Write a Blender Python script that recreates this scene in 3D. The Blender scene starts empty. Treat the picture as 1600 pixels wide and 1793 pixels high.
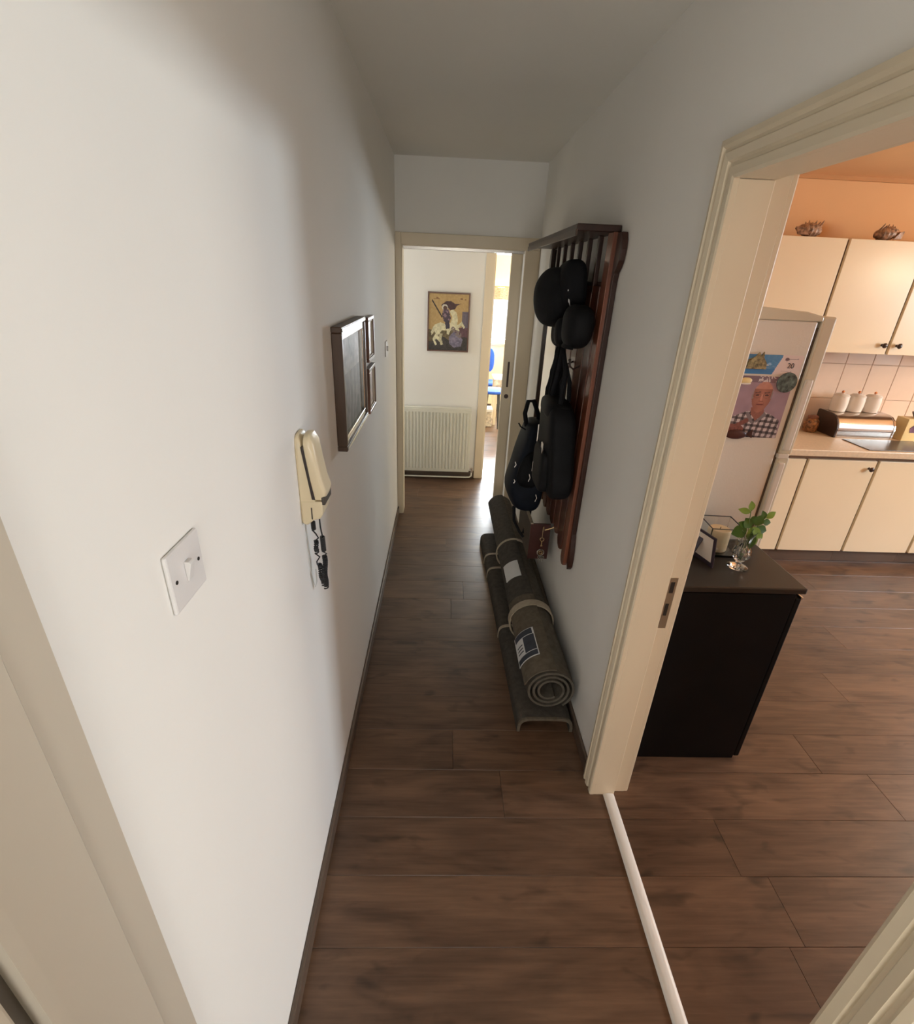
import bpy, bmesh, math, random
from mathutils import Vector, Matrix

S = bpy.context.scene
random.seed(7)

# ------------------------------------------------------------------ camera
FPX, YAW, PITCH, ROLL, CAMH = 870.92, 0.03903, 0.43896, -0.045696, 1.78
def cam_rows():
    cy, sy = math.cos(YAW), math.sin(YAW)
    f = Vector((sy*math.cos(PITCH), cy*math.cos(PITCH), -math.sin(PITCH)))
    rt = Vector((cy, -sy, 0)); d = f.cross(rt)
    return rt*math.cos(ROLL)+d*math.sin(ROLL), d*math.cos(ROLL)-rt*math.sin(ROLL), f
r_, d_, f_ = cam_rows()
cd = bpy.data.cameras.new('camera'); cam = bpy.data.objects.new('camera', cd)
S.collection.objects.link(cam)
m = Matrix.Identity(4)
for i in range(3):
    m[i][0] = r_[i]; m[i][1] = -d_[i]; m[i][2] = -f_[i]
m.translation = Vector((0, 0, CAMH))
cam.matrix_world = m
cd.sensor_fit = 'HORIZONTAL'; cd.sensor_width = 36; cd.lens = FPX/1600*36
cd.clip_start = 0.02
S.camera = cam

# ------------------------------------------------------------------ world, lights, exposure
W = bpy.data.worlds.new('world'); S.world = W; W.use_nodes = True
bg = W.node_tree.nodes['Background']
bg.inputs[0].default_value = (0.80, 0.90, 1.0, 1); bg.inputs[1].default_value = 3.0

def area(name, loc, direction, sx, sy, power, col):
    l = bpy.data.lights.new(name, 'AREA'); l.shape = 'RECTANGLE'; l.size = sx; l.size_y = sy
    l.energy = power; l.color = col
    o = bpy.data.objects.new(name, l); S.collection.objects.link(o)
    o.location = loc
    o.rotation_euler = Vector(direction).to_track_quat('-Z', 'Y').to_euler()
    return o
# daylight in the window openings, some of them added as unseen fill
area('daylight_kitchen', (5.85, 1.05, 2.05), (-1, 0, -.6), 1.5, 1.2, 360, (0.78, 0.90, 1.0))
area('fill_kitchen_far', (5.50, 2.75, 1.75), (-1, 0, -.35), 1.0, 1.1, 70, (1.0, 0.93, 0.80))  # added warm fill lamp; no second kitchen window is known
area('daylight_back_room', (1.45, 7.76, 1.30), (0, -1, 0), 2.3, 0.7, 400, (0.86, 0.94, 1.0))
area('fill_side_room', (3.1, 6.3, 1.45), (-1, 0, 0), 1.1, 1.1, 120, (1.0, 0.93, 0.80))  # made-up side source, added to brighten the far room
area('fill_landing', (0.14, -1.74, 1.25), (0, 1, 0), 0.68, 0.98, 29, (1.0, 0.95, 0.86))  # corridor fill added behind the camera, source invented
area('fill_hallway', (-1.74, 4.235, 1.45), (1, 0, 0), 0.5, 1.1, 14, (1.0, 0.97, 0.92))  # added lamp to lift the dim hallway wall, source unseen

S.view_settings.view_transform = 'Standard'; S.view_settings.look = 'None'
S.view_settings.exposure = 0.0; S.view_settings.gamma = 1.0
S.view_settings.use_curve_mapping = False
try:
    S.cycles.use_denoising = True
    S.cycles.max_bounces = 10; S.cycles.diffuse_bounces = 6
    S.cycles.sample_clamp_indirect = 6
except Exception: pass

def lamp_light(name, loc, power, col, rad):
    l = bpy.data.lights.new(name, 'POINT'); l.energy = power; l.color = col; l.shadow_soft_size = rad
    o = bpy.data.objects.new(name, l); S.collection.objects.link(o); o.location = loc
    return o

# ------------------------------------------------------------------ helpers
def link(o, parent=None):
    S.collection.objects.link(o)
    if parent: o.parent = parent
    return o
def tag(o, label=None, cat=None, group=None, kind=None):
    if label: o['label'] = label
    if cat: o['category'] = cat
    if group: o['group'] = group
    if kind: o['kind'] = kind
    return o
def thing(name, label, cat, loc=(0,0,0), group=None, rz=0):
    o = bpy.data.objects.new(name, None); link(o)
    o.location = loc; o.rotation_euler = (0, 0, rz); o.empty_display_size = .05
    return tag(o, label, cat, group)

class MB:
    def __init__(s): s.bm = bmesh.new()
    def box(s, x0, x1, y0, y1, z0, z1):
        b = s.bm
        v = [b.verts.new(p) for p in ((x0,y0,z0),(x1,y0,z0),(x1,y1,z0),(x0,y1,z0),(x0,y0,z1),(x1,y0,z1),(x1,y1,z1),(x0,y1,z1))]
        for f in ((0,3,2,1),(4,5,6,7),(0,1,5,4),(1,2,6,5),(2,3,7,6),(3,0,4,7)): b.faces.new([v[i] for i in f])
        return s
    def prism(s, pts, vec):
        """closed polygon (3D points) swept along vec"""
        b = s.bm; vec = Vector(vec)
        a = [b.verts.new(p) for p in pts]; c = [b.verts.new(Vector(p)+vec) for p in pts]
        n = len(a)
        b.faces.new(a[::-1]); b.faces.new(c)
        for i in range(n): b.faces.new((a[i], a[(i+1) % n], c[(i+1) % n], c[i]))
        bmesh.ops.recalc_face_normals(b, faces=b.faces)
        return s
    def rings(s, rings, cap=True, closed=False):
        b = s.bm; R = [[b.verts.new(p) for p in r] for r in rings]; n = len(R[0])
        k = len(R) if closed else len(R)-1
        for i in range(k):
            p, q = R[i], R[(i+1) % len(R)]
            for j in range(n): b.faces.new((p[j], p[(j+1) % n], q[(j+1) % n], q[j]))
        if cap and not closed:
            b.faces.new(R[0][::-1]); b.faces.new(R[-1])
        bmesh.ops.recalc_face_normals(b, faces=b.faces)
        return s
    def tube(s, pts, r, n=8, closed=False):
        pts = [Vector(p) for p in pts]; rr = r if isinstance(r, (list, tuple)) else [r]*len(pts)
        rings = []; up = None; N = len(pts)
        for i, p in enumerate(pts):
            if closed: t = pts[(i+1) % N]-pts[i-1]
            else: t = pts[min(i+1, N-1)]-pts[max(i-1, 0)]
            t = t.normalized() if t.length > 1e-9 else Vector((0,0,1))
            if up is None: up = t.orthogonal().normalized()
            up = (up-t*up.dot(t)); up = up.normalized() if up.length > 1e-6 else t.orthogonal().normalized()
            w = t.cross(up)
            rings.append([p+(up*math.cos(2*math.pi*k/n)+w*math.sin(2*math.pi*k/n))*rr[i] for k in range(n)])
        return s.rings(rings, True, closed)
    def lathe(s, prof, c=(0,0,0), n=24, sx=1, sy=1):
        c = Vector(c)
        return s.rings([[c+Vector((r*sx*math.cos(2*math.pi*k/n), r*sy*math.sin(2*math.pi*k/n), z)) for k in range(n)] for r, z in prof])
    def ell(s, c, rx, ry, rz, n=16, m_=10, ex=1.0):
        def sg(v): return math.copysign(abs(v)**ex, v)
        rings = []
        for i in range(1, m_):
            a = -math.pi/2+math.pi*i/m_
            rings.append([(c[0]+rx*sg(math.cos(a))*sg(math.cos(2*math.pi*k/n)), c[1]+ry*sg(math.cos(a))*sg(math.sin(2*math.pi*k/n)), c[2]+rz*sg(math.sin(a))) for k in range(n)])
        return s.rings(rings)
    def obj(s, name, m=None, parent=None, bev=0, smooth=False, label=None, angle=40, seg=2, sub=0):
        me = bpy.data.meshes.new(name); s.bm.to_mesh(me); s.bm.free()
        o = bpy.data.objects.new(name, me); link(o, parent)
        if m: me.materials.append(m)
        if bev:
            q = o.modifiers.new('bevel', 'BEVEL'); q.width = bev; q.segments = seg; q.limit_method = 'ANGLE'
        if sub:
            q = o.modifiers.new('sub', 'SUBSURF'); q.levels = sub; q.render_levels = sub
        if smooth:
            for p in me.polygons: p.use_smooth = True
            if not sub:
                me.set_sharp_from_angle(angle=math.radians(angle))
        if label: o['label'] = label
        return o
def struct(o):
    o['kind'] = 'structure'; return o

# ------------------------------------------------------------------ materials
def mat(name, col, rough=.6, metal=0, spec=.5, noise=None, bump=None, coat=0, trans=0, ior=1.45, alpha=1):
    m = bpy.data.materials.new(name); m.use_nodes = True; nt = m.node_tree
    p = nt.nodes['Principled BSDF']
    p.inputs['Base Color'].default_value = (*col, 1); p.inputs['Roughness'].default_value = rough
    p.inputs['Metallic'].default_value = metal; p.inputs['Specular IOR Level'].default_value = spec
    p.inputs['Coat Weight'].default_value = coat; p.inputs['Transmission Weight'].default_value = trans
    p.inputs['IOR'].default_value = ior
    tc = nt.nodes.new('ShaderNodeTexCoord')
    if noise:
        sc, amt, stretch = noise
        mp = nt.nodes.new('ShaderNodeMapping'); mp.inputs['Scale'].default_value = stretch
        n = nt.nodes.new('ShaderNodeTexNoise'); n.inputs['Scale'].default_value = sc; n.inputs['Detail'].default_value = 5
        nt.links.new(tc.outputs['Object'], mp.inputs[0]); nt.links.new(mp.outputs[0], n.inputs[0])
        r = nt.nodes.new('ShaderNodeMapRange'); r.inputs[3].default_value = 1-amt; r.inputs[4].default_value = 1+amt
        r.inputs[1].default_value = .3; r.inputs[2].default_value = .7
        nt.links.new(n.outputs[0], r.inputs[0])
        mx = nt.nodes.new('ShaderNodeVectorMath'); mx.operation = 'SCALE'; mx.inputs[0].default_value = col
        nt.links.new(r.outputs[0], mx.inputs['Scale']); nt.links.new(mx.outputs[0], p.inputs['Base Color'])
    if bump:
        sc, st, stretch = bump
        mp = nt.nodes.new('ShaderNodeMapping'); mp.inputs['Scale'].default_value = stretch
        n = nt.nodes.new('ShaderNodeTexNoise'); n.inputs['Scale'].default_value = sc; n.inputs['Detail'].default_value = 3
        b = nt.nodes.new('ShaderNodeBump'); b.inputs['Strength'].default_value = st; b.inputs['Distance'].default_value = .002
        nt.links.new(tc.outputs['Object'], mp.inputs[0]); nt.links.new(mp.outputs[0], n.inputs[0])
        nt.links.new(n.outputs[0], b.inputs['Height']); nt.links.new(b.outputs[0], p.inputs['Normal'])
    return m
U = (1, 1, 1)
M = {}
M['wall'] = mat('white_wall_paint', (.80, .785, .75), .75, noise=(1.6, .02, U), bump=(60, .15, U))
M['ceil'] = mat('ceiling_paint', (.74, .72, .67), .9, noise=(1.5, .02, U))
M['peach'] = mat('peach_wall_paint', (.86, .53, .27), .8, noise=(2, .03, U))
M['peachd'] = mat('orange_coving', (.62, .33, .14), .7, noise=(6, .05, U))
M['trim'] = mat('cream_gloss_trim', (.69, .595, .445), .32, noise=(3, .04, (1, 1, .3)), bump=(20, .1, U))
M['trimshade'] = mat('cream_trim_grazing_shade', (.50, .445, .365), .35, noise=(3, .04, (1, 1, .3)))  # cream trim darkened in its colour for the grazing light on this door
M['trimdark'] = mat('trim_shadow_gap', (.10, .08, .06), .7, noise=(8, .1, U))
M['base'] = mat('baseboard_wood', (.105, .075, .055), .35, noise=(6, .3, (1, .15, 8)))
M['thresh'] = mat('white_threshold_strip', (.72, .70, .66), .3, noise=(10, .05, (5, 1, 1)))
M['cab'] = mat('cream_cabinet', (.84, .71, .50), .28, noise=(1.5, .03, U))
M['cabedge'] = mat('cabinet_edge_brown', (.20, .12, .07), .5, noise=(10, .1, U))
M['plinth'] = mat('plinth_brown', (.14, .09, .06), .4, noise=(10, .2, (.2, 1, 3)))
M['worktop'] = mat('beige_worktop', (.66, .52, .36), .35, noise=(60, .08, U))
M['tile'] = mat('beige_wall_tile', (.78, .62, .50), .12, noise=(4, .05, U))
M['grout'] = mat('tile_grout', (.50, .34, .24), .9, noise=(20, .1, U))
M['fridge'] = mat('fridge_white', (.70, .66, .58), .35, noise=(3, .02, U), bump=(150, .2, U))
M['fridgedoor'] = mat('fridge_door_cream', (.62, .57, .44), .3, noise=(3, .03, U))
M['gasket'] = mat('fridge_gasket', (.10, .08, .06), .7, noise=(12, .1, U))
M['black'] = mat('black_cabinet', (.006, .005, .005), .55, spec=.15, noise=(5, .2, U))
M['blacktop'] = mat('black_cabinet_top', (.026, .021, .016), .38, spec=.5, noise=(5, .15, U))
M['knob'] = mat('dark_knob', (.05, .03, .025), .3, noise=(20, .1, U))
M['steel'] = mat('brushed_steel', (.62, .56, .50), .22, 1, noise=(30, .05, (.05, 1, 1)))
M['binend'] = mat('bin_end_dark_brown', (.05, .03, .022), .4, noise=(8, .2, U))
M['ceramic'] = mat('white_ceramic', (.80, .74, .66), .15, noise=(5, .02, U))
M['copper'] = mat('copper_knob', (.75, .35, .20), .25, 1, noise=(5, .02, U))
M['rad'] = mat('radiator_enamel', (.70, .69, .60), .35, noise=(3, .02, U))
M['mahog'] = mat('mahogany', (.085, .022, .010), .28, noise=(5, .5, (4, 4, .35)), coat=.4)
M['mahogd'] = mat('mahogany_dark', (.035, .012, .007), .35, noise=(5, .4, (4, 4, .35)))
M['mahogm'] = mat('mahogany_mid', (.115, .034, .017), .28, noise=(5, .45, (4, 4, .35)), coat=.4)
M['mahogl'] = mat('mahogany_light', (.17, .055, .028), .3, noise=(5, .35, (4, 4, .35)), coat=.3)
M['mirror'] = mat('mirror_glass', (.9, .9, .9), .01, 1, noise=(3, .005, U))
M['cloth'] = mat('black_cloth', (.0075, .0075, .009), .8, spec=.25, noise=(12, .35, U), bump=(90, .4, U))
M['nylon'] = mat('black_nylon', (.0055, .0055, .0065), .65, spec=.22, noise=(12, .3, U), bump=(200, .35, U))
M['navy'] = mat('navy_nylon', (.007, .010, .017), .6, spec=.25, noise=(12, .3, U), bump=(200, .3, U))
M['metal'] = mat('silver_metal', (.65, .62, .58), .25, 1, noise=(10, .05, U))
M['brass'] = mat('brass', (.70, .52, .28), .25, 1, noise=(10, .05, U))
M['phone'] = mat('phone_beige_plastic', (.66, .56, .38), .3, noise=(3, .03, U))
M['phoned'] = mat('phone_dark_strip', (.025, .015, .013), .4, noise=(5, .1, U))
M['cord'] = mat('black_cord', (.018, .018, .02), .45, noise=(5, .1, U))
M['cordw'] = mat('grey_flex', (.40, .40, .38), .5, noise=(5, .1, U))
M['plastic'] = mat('white_plastic', (.70, .68, .67), .35, noise=(2, .01, U))
M['screw'] = mat('dark_screw', (.04, .035, .03), .4, .5, noise=(5, .1, U))
M['frame'] = mat('picture_frame_brown', (.06, .035, .022), .35, noise=(6, .3, (4, 1, .5)))
M['framesil'] = mat('picture_frame_silver', (.62, .62, .60), .16, 1, noise=(20, .1, U))
M['frame2'] = mat('small_frame_red_brown', (.12, .055, .035), .3, noise=(6, .3, U))
M['mount'] = mat('pale_mount', (.55, .48, .40), .5, noise=(6, .1, U))
M['rugA'] = mat('rug_backing_grey', (.115, .100, .080), .95, spec=.1, noise=(40, .18, U), bump=(300, .7, U))
M['rugB'] = mat('rug_backing_brown', (.125, .103, .077), .95, spec=.1, noise=(40, .18, U), bump=(300, .7, U))
M['rugC'] = mat('rug_dark_grey', (.075, .066, .056), .95, spec=.1, noise=(40, .18, U), bump=(300, .7, U))
M['rugE'] = mat('rug_edge_tan', (.12, .10, .075), .95, spec=.1, noise=(60, .2, U))
M['strap'] = mat('beige_strap', (.36, .30, .22), .7, noise=(60, .1, U))
M['paper'] = mat('white_paper', (.62, .62, .62), .7, noise=(6, .03, U))
M['ink'] = mat('dark_print', (.03, .035, .05), .6, noise=(20, .3, U))
M['leaf'] = mat('green_leaf', (.045, .12, .018), .45, noise=(15, .35, U))
M['leaf2'] = mat('green_leaf_pale', (.20, .34, .06), .45, noise=(15, .25, U))
M['stem'] = mat('green_stem', (.10, .17, .05), .5, noise=(15, .2, U))
M['glass'] = mat('clear_glass', (.95, .97, .96), .02, trans=1, ior=1.5)
M['water'] = mat('water', (.95, .98, .95), .0, trans=1, ior=1.33)
M['candle'] = mat('cream_candle', (.78, .62, .38), .5, noise=(6, .08, U))
M['choc'] = mat('dark_plum_frame', (.03, .02, .028), .3, noise=(5, .2, U))
M['board'] = mat('smoked_glass_board', (.085, .075, .07), .25, noise=(3, .1, U))
M['shell'] = mat('mottled_shell', (.38, .24, .16), .4, noise=(55, .75, U), bump=(40, .8, U))
M['jar'] = mat('amber_mottled_jar', (.24, .11, .045), .3, noise=(60, .8, U))
M['yellow'] = mat('pale_yellow_card', (.78, .62, .30), .5, noise=(4, .05, U))
M['purple'] = mat('purple_print', (.16, .07, .13), .5, noise=(30, .6, U))
M['basket'] = mat('brown_fruit', (.16, .06, .03), .4, noise=(20, .5, U))
M['blue'] = mat('blue_chair_fabric', (.025, .10, .50), .8, noise=(40, .1, U))
M['greyleg'] = mat('dark_grey_leg', (.06, .06, .06), .5, noise=(5, .1, U))
M['pattern'] = mat('patterned_cloth', (.55, .48, .38), .8, noise=(30, .4, U))
M['whitecloth'] = mat('white_cloth', (.80, .78, .74), .8, noise=(10, .03, U))
M['cream'] = mat('cream_room_paint', (.80, .70, .50), .8, noise=(3, .03, U))
M['valance'] = mat('striped_valance', (.50, .38, .28), .8, noise=(50, .4, (1, 1, 3)))
M['sheer'] = mat('pale_garden_wall', (.75, .78, .78), .8, noise=(9, .2, (1, 1, 1)))
M['bulb'] = mat('added_lit_bulb', (.9, .8, .6), .4, noise=(3, .01, U)); M['bulb'].node_tree.nodes['Principled BSDF'].inputs['Emission Color'].default_value = (1, .8, .55, 1); M['bulb'].node_tree.nodes['Principled BSDF'].inputs['Emission Strength'].default_value = 12
M['slab'] = mat('joint_dark', (.02, .014, .010), .8, noise=(5, .1, U))
M['brassplate'] = mat('strike_plate', (.50, .44, .33), .3, .8, noise=(10, .1, U))
M['sole'] = mat('maroon_leather', (.060, .018, .014), .4, noise=(8, .3, U))
M['olive'] = mat('olive_panel', (.055, .045, .034), .5, noise=(8, .2, U))

def pane_mat():
    m = bpy.data.materials.new('window_pane'); m.use_nodes = True; nt = m.node_tree
    for n in list(nt.nodes):
        if n.type != 'OUTPUT_MATERIAL': nt.nodes.remove(n)
    out = [n for n in nt.nodes][0]
    t = nt.nodes.new('ShaderNodeBsdfTransparent'); g = nt.nodes.new('ShaderNodeBsdfGlossy'); g.inputs['Roughness'].default_value = .02
    x = nt.nodes.new('ShaderNodeMixShader'); x.inputs[0].default_value = .06
    nt.links.new(t.outputs[0], x.inputs[1]); nt.links.new(g.outputs[0], x.inputs[2]); nt.links.new(x.outputs[0], out.inputs[0])
    return m
M['pane'] = pane_mat()

def plank_mat():
    m = bpy.data.materials.new('wood_plank'); m.use_nodes = True; nt = m.node_tree; N = nt.nodes; L = nt.links
    p = N['Principled BSDF']
    tc = N.new('ShaderNodeTexCoord'); oi = N.new('ShaderNodeObjectInfo')
    ml = N.new('ShaderNodeMath'); ml.operation = 'MULTIPLY'; ml.inputs[1].default_value = 37.0
    L.new(oi.outputs['Random'], ml.inputs[0])
    cb = N.new('ShaderNodeCombineXYZ'); L.new(ml.outputs[0], cb.inputs[0]); L.new(ml.outputs[0], cb.inputs[1]); L.new(ml.outputs[0], cb.inputs[2])
    ad = N.new('ShaderNodeVectorMath'); ad.operation = 'ADD'; L.new(tc.outputs['Object'], ad.inputs[0]); L.new(cb.outputs[0], ad.inputs[1])
    def noise(scale, vec, det=6, dist=0):
        mp = N.new('ShaderNodeMapping'); mp.inputs['Scale'].default_value = vec; L.new(ad.outputs[0], mp.inputs[0])
        n = N.new('ShaderNodeTexNoise'); n.inputs['Scale'].default_value = scale; n.inputs['Detail'].default_value = det
        n.inputs['Distortion'].default_value = dist; L.new(mp.outputs[0], n.inputs[0]); return n
    fine = noise(1, (5, 90, 1), 6, .4)
    broad = noise(1, (2.2, 9, 1), 4, 1.4)
    knots = noise(1, (7, 16, 1), 2, .5)
    mxx = N.new('ShaderNodeMix'); mxx.data_type = 'FLOAT'; mxx.inputs[0].default_value = .62
    L.new(fine.outputs[0], mxx.inputs[2]); L.new(broad.outputs[0], mxx.inputs[3])
    cr = N.new('ShaderNodeValToRGB'); e = cr.color_ramp.elements
    e[0].position = .30; e[0].color = (.050, .026, .0145, 1); e[1].position = .72; e[1].color = (.170, .095, .055, 1)
    q = e.new(.47); q.color = (.100, .055, .032, 1)
    L.new(mxx.outputs[0], cr.inputs[0])
    kr = N.new('ShaderNodeMapRange'); kr.inputs[1].default_value = .60; kr.inputs[2].default_value = .76; kr.inputs[3].default_value = 1; kr.inputs[4].default_value = .45
    L.new(knots.outputs[0], kr.inputs[0])
    rv = N.new('ShaderNodeMapRange'); rv.inputs[3].default_value = .86; rv.inputs[4].default_value = 1.12; L.new(oi.outputs['Random'], rv.inputs[0])
    mm = N.new('ShaderNodeMath'); mm.operation = 'MULTIPLY'; L.new(kr.outputs[0], mm.inputs[0]); L.new(rv.outputs[0], mm.inputs[1])
    vs = N.new('ShaderNodeVectorMath'); vs.operation = 'SCALE'; L.new(cr.outputs[0], vs.inputs[0]); L.new(mm.outputs[0], vs.inputs['Scale'])
    L.new(vs.outputs[0], p.inputs['Base Color'])
    p.inputs['Roughness'].default_value = .36; p.inputs['Specular IOR Level'].default_value = .5
    b = N.new('ShaderNodeBump'); b.inputs['Strength'].default_value = .12; b.inputs['Distance'].default_value = .001
    L.new(fine.outputs[0], b.inputs['Height']); L.new(b.outputs[0], p.inputs['Normal'])
    return m
M['plank'] = plank_mat()

def print_mat(name, rough=.45, metal=0):
    m = bpy.data.materials.new(name); m.use_nodes = True; nt = m.node_tree
    a = nt.nodes.new('ShaderNodeVertexColor'); a.layer_name = 'Col'
    p = nt.nodes['Principled BSDF']; p.inputs['Roughness'].default_value = rough; p.inputs['Metallic'].default_value = metal
    nt.links.new(a.outputs[0], p.inputs['Base Color']); return m
M['print'] = print_mat('flat_print'); M['foil'] = print_mat('embossed_foil', .55, .0)

def lin(c): return tuple((v/255/12.92 if v <= 10 else ((v/255+.055)/1.055)**2.4) for v in c)
def panel(name, o, u, v, nx, ny, fn, m, parent, thick=None):
    """flat printed sheet: grid spanned by u (right) and v (up) from corner o, colours from fn(s,t)"""
    o, u, v = Vector(o), Vector(u), Vector(v)
    vs = [o+u*(i/nx)+v*(j/ny) for j in range(ny+1) for i in range(nx+1)]
    fs = [(j*(nx+1)+i, j*(nx+1)+i+1, (j+1)*(nx+1)+i+1, (j+1)*(nx+1)+i) for j in range(ny) for i in range(nx)]
    me = bpy.data.meshes.new(name); me.from_pydata(vs, [], fs)
    ca = me.color_attributes.new('Col', 'FLOAT_COLOR', 'CORNER')
    buf = []
    for j in range(ny):
        for i in range(nx):
            c = lin(fn((i+.5)/nx, (j+.5)/ny)); buf += [*c, 1]*4
    ca.data.foreach_set('color', buf)
    me.materials.append(m)
    ob = bpy.data.objects.new(name, me); link(ob, parent)
    if thick:
        q = ob.modifiers.new('solid', 'SOLIDIFY'); q.thickness = thick; q.offset = -1
    return ob
def hsh(i, j, k=0):
    x = math.sin(i*127.1+j*311.7+k*74.7)*43758.5453; return x-math.floor(x)
def vn(x, y, k=0):
    i, j = math.floor(x), math.floor(y); f, g = x-i, y-j; f = f*f*(3-2*f); g = g*g*(3-2*g)
    return (hsh(i,j,k)*(1-f)+hsh(i+1,j,k)*f)*(1-g)+(hsh(i,j+1,k)*(1-f)+hsh(i+1,j+1,k)*f)*g
def inpoly(x, y, P):
    c = False; j = len(P)-1
    for i in range(len(P)):
        if (P[i][1] > y) != (P[j][1] > y) and x < (P[j][0]-P[i][0])*(y-P[i][1])/(P[j][1]-P[i][1])+P[i][0]: c = not c
        j = i
    return c
def seg(x, y, a, b):
    dx, dy = b[0]-a[0], b[1]-a[1]; t = max(0, min(1, ((x-a[0])*dx+(y-a[1])*dy)/(dx*dx+dy*dy)))
    return math.hypot(x-a[0]-t*dx, y-a[1]-t*dy)

# ================================================================== ROOM SHELL
XL, XR, XK = -.345, .625, .745      # corridor left, corridor right, kitchen face of that wall
YE, CZ = 3.75, 2.46
KX, KY0, KY1 = 5.2, -1.2, 3.68

slab = struct(MB().box(-1.9, 5.4, -1.8, 7.9, -.12, -.009).obj('floor', M['slab']))
def plank_mesh(l, w):
    b = MB(); g = .0004; h = .0007
    x0, x1, y0, y1 = g, l-g, g, w-g
    lo = [(x0,y0,-.0085),(x1,y0,-.0085),(x1,y1,-.0085),(x0,y1,-.0085)]
    mid = [(x,y,-.0008) for x,y,_ in lo]
    top = [(x0+h,y0+h,0),(x1-h,y0+h,0),(x1-h,y1-h,0),(x0+h,y1-h,0)]
    b.rings([lo, mid, top])
    me = bpy.data.meshes.new('plank'); b.bm.to_mesh(me); b.bm.free(); me.materials.append(M['plank']); return me
PW, PL = .195, 1.52
pcache = {}
def lay_rows(y0, y1, x0, x1):
    k0 = math.floor((y0-1.557)/PW); k = k0
    while 1.557+k*PW < y1-.02:
        ya = 1.557+k*PW; yb = min(ya+PW, y1); ya2 = max(ya, y0)
        off = {-1: .084, -2: .271, -3: 1.05, -4: 1.14, -5: 1.09, 0: .93, 8: .055, 12: .202}.get(k, hsh(k, 3)*PL)
        xs = off-PL*math.ceil((off-x0)/PL)
        while xs < x1-.01:
            a, c = max(xs, x0), min(xs+PL, x1)
            if c-a > .03:
                key = (round(c-a, 3), round(yb-ya2, 3))
                if key not in pcache: pcache[key] = plank_mesh(*key)
                o = bpy.data.objects.new('plank', pcache[key]); o.location = (a, ya2, 0); link(o, slab)
            xs += PL
        k += 1
lay_rows(-1.6, -1.2, XL, XR)
lay_rows(-1.2, 3.68, XL, KX)
lay_rows(3.68, 3.87, XL, XR)
lay_rows(3.87, 4.6, -1.6, 1.6)
lay_rows(4.6, 4.72, .41, 1.2)
lay_rows(4.72, 7.6, -.6, 3.0)

# ceilings
struct(MB().box(-1.9, XK-.06, -1.8, 4.72, CZ, CZ+.1).obj('ceiling', M['ceil']))
struct(MB().box(XK-.06, 5.4, -1.8, 3.87, CZ, CZ+.1).obj('ceiling', M['peach']))
struct(MB().box(-.75, 3.2, 4.72, 7.9, CZ, CZ+.1).obj('ceiling', M['cream']))
struct(MB().box(XK-.06, 1.75, 3.87, 4.72, CZ, CZ+.1).obj('ceiling', M['ceil']))

# corridor walls
struct(MB().box(XL-.12, XL, -1.72, 3.87, 0, CZ).obj('wall_left', M['wall']))
struct(MB().box(XR, XK, 1.285, 3.87, 0, CZ).box(XR, XK, .335, 1.285, 2.02, CZ).box(XR, XK, -1.72, .335, 0, CZ).obj('wall_right', M['wall']))
DX0, DX1, DH = -.305, .53, 1.968
struct(MB().box(XL, DX0, YE, 3.87, 0, CZ).box(DX0, DX1, YE, 3.87, DH+.01, CZ).box(DX1, XR, YE, 3.87, 0, CZ).obj('wall_end', M['wall']))
struct(MB().box(XL, -.21, -1.72, -1.6, 0, CZ).box(.49, XR, -1.72, -1.6, 0, CZ).box(-.21, .49, -1.72, -1.6, 0, .75).box(-.21, .49, -1.72, -1.6, 1.75, CZ).obj('wall_back', M['wall']))
# hallway beyond
struct(MB().box(-1.6, .395, 4.6, 4.72, 0, CZ).box(.395, 1.2, 4.6, 4.72, 1.985, CZ).box(1.2, 1.6, 4.6, 4.72, 0, CZ).obj('wall_hallway', M['wall']))
struct(MB().box(-1.72, -1.6, 3.87, 3.98, 0, CZ).box(-1.72, -1.6, 4.49, 4.72, 0, CZ).box(-1.72, -1.6, 3.98, 4.49, 0, .9).box(-1.72, -1.6, 3.98, 4.49, 2.0, CZ).obj('wall_hallway_left', M['wall']))
struct(MB().box(1.6, 1.72, 3.87, 4.72, 0, CZ).obj('wall_hallway_right', M['wall']))
struct(MB().box(-1.6, XL-.12, 3.75, 3.87, 0, CZ).obj('wall_hallway_near', M['wall']))
# kitchen walls (back wall carries its tiles)
kb = struct(MB().box(XK, KX, KY1, 3.87, 0, CZ).obj('wall_kitchen_back', M['peach']))
struct(MB().box(KX, KX+.12, KY0-.12, .5, 0, CZ).box(KX, KX+.12, 1.6, 2.2, 0, CZ).box(KX, KX+.12, 3.3, KY1+.19, 0, CZ).box(KX, KX+.12, 2.2, 3.3, 0, 1.02).box(KX, KX+.12, 2.2, 3.3, 2.12, CZ).box(KX, KX+.12, .5, 1.6, 0, 1.02).box(KX, KX+.12, .5, 1.6, 2.12, CZ).obj('wall_kitchen_right', M['peach']))
struct(MB().box(XK, KX, KY0-.12, KY0, 0, CZ).obj('wall_kitchen_near', M['peach']))
struct(MB().box(XK, KX, KY1-.02, KY1, CZ-.022, CZ).obj('trim_1', M['peachd']))
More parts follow.
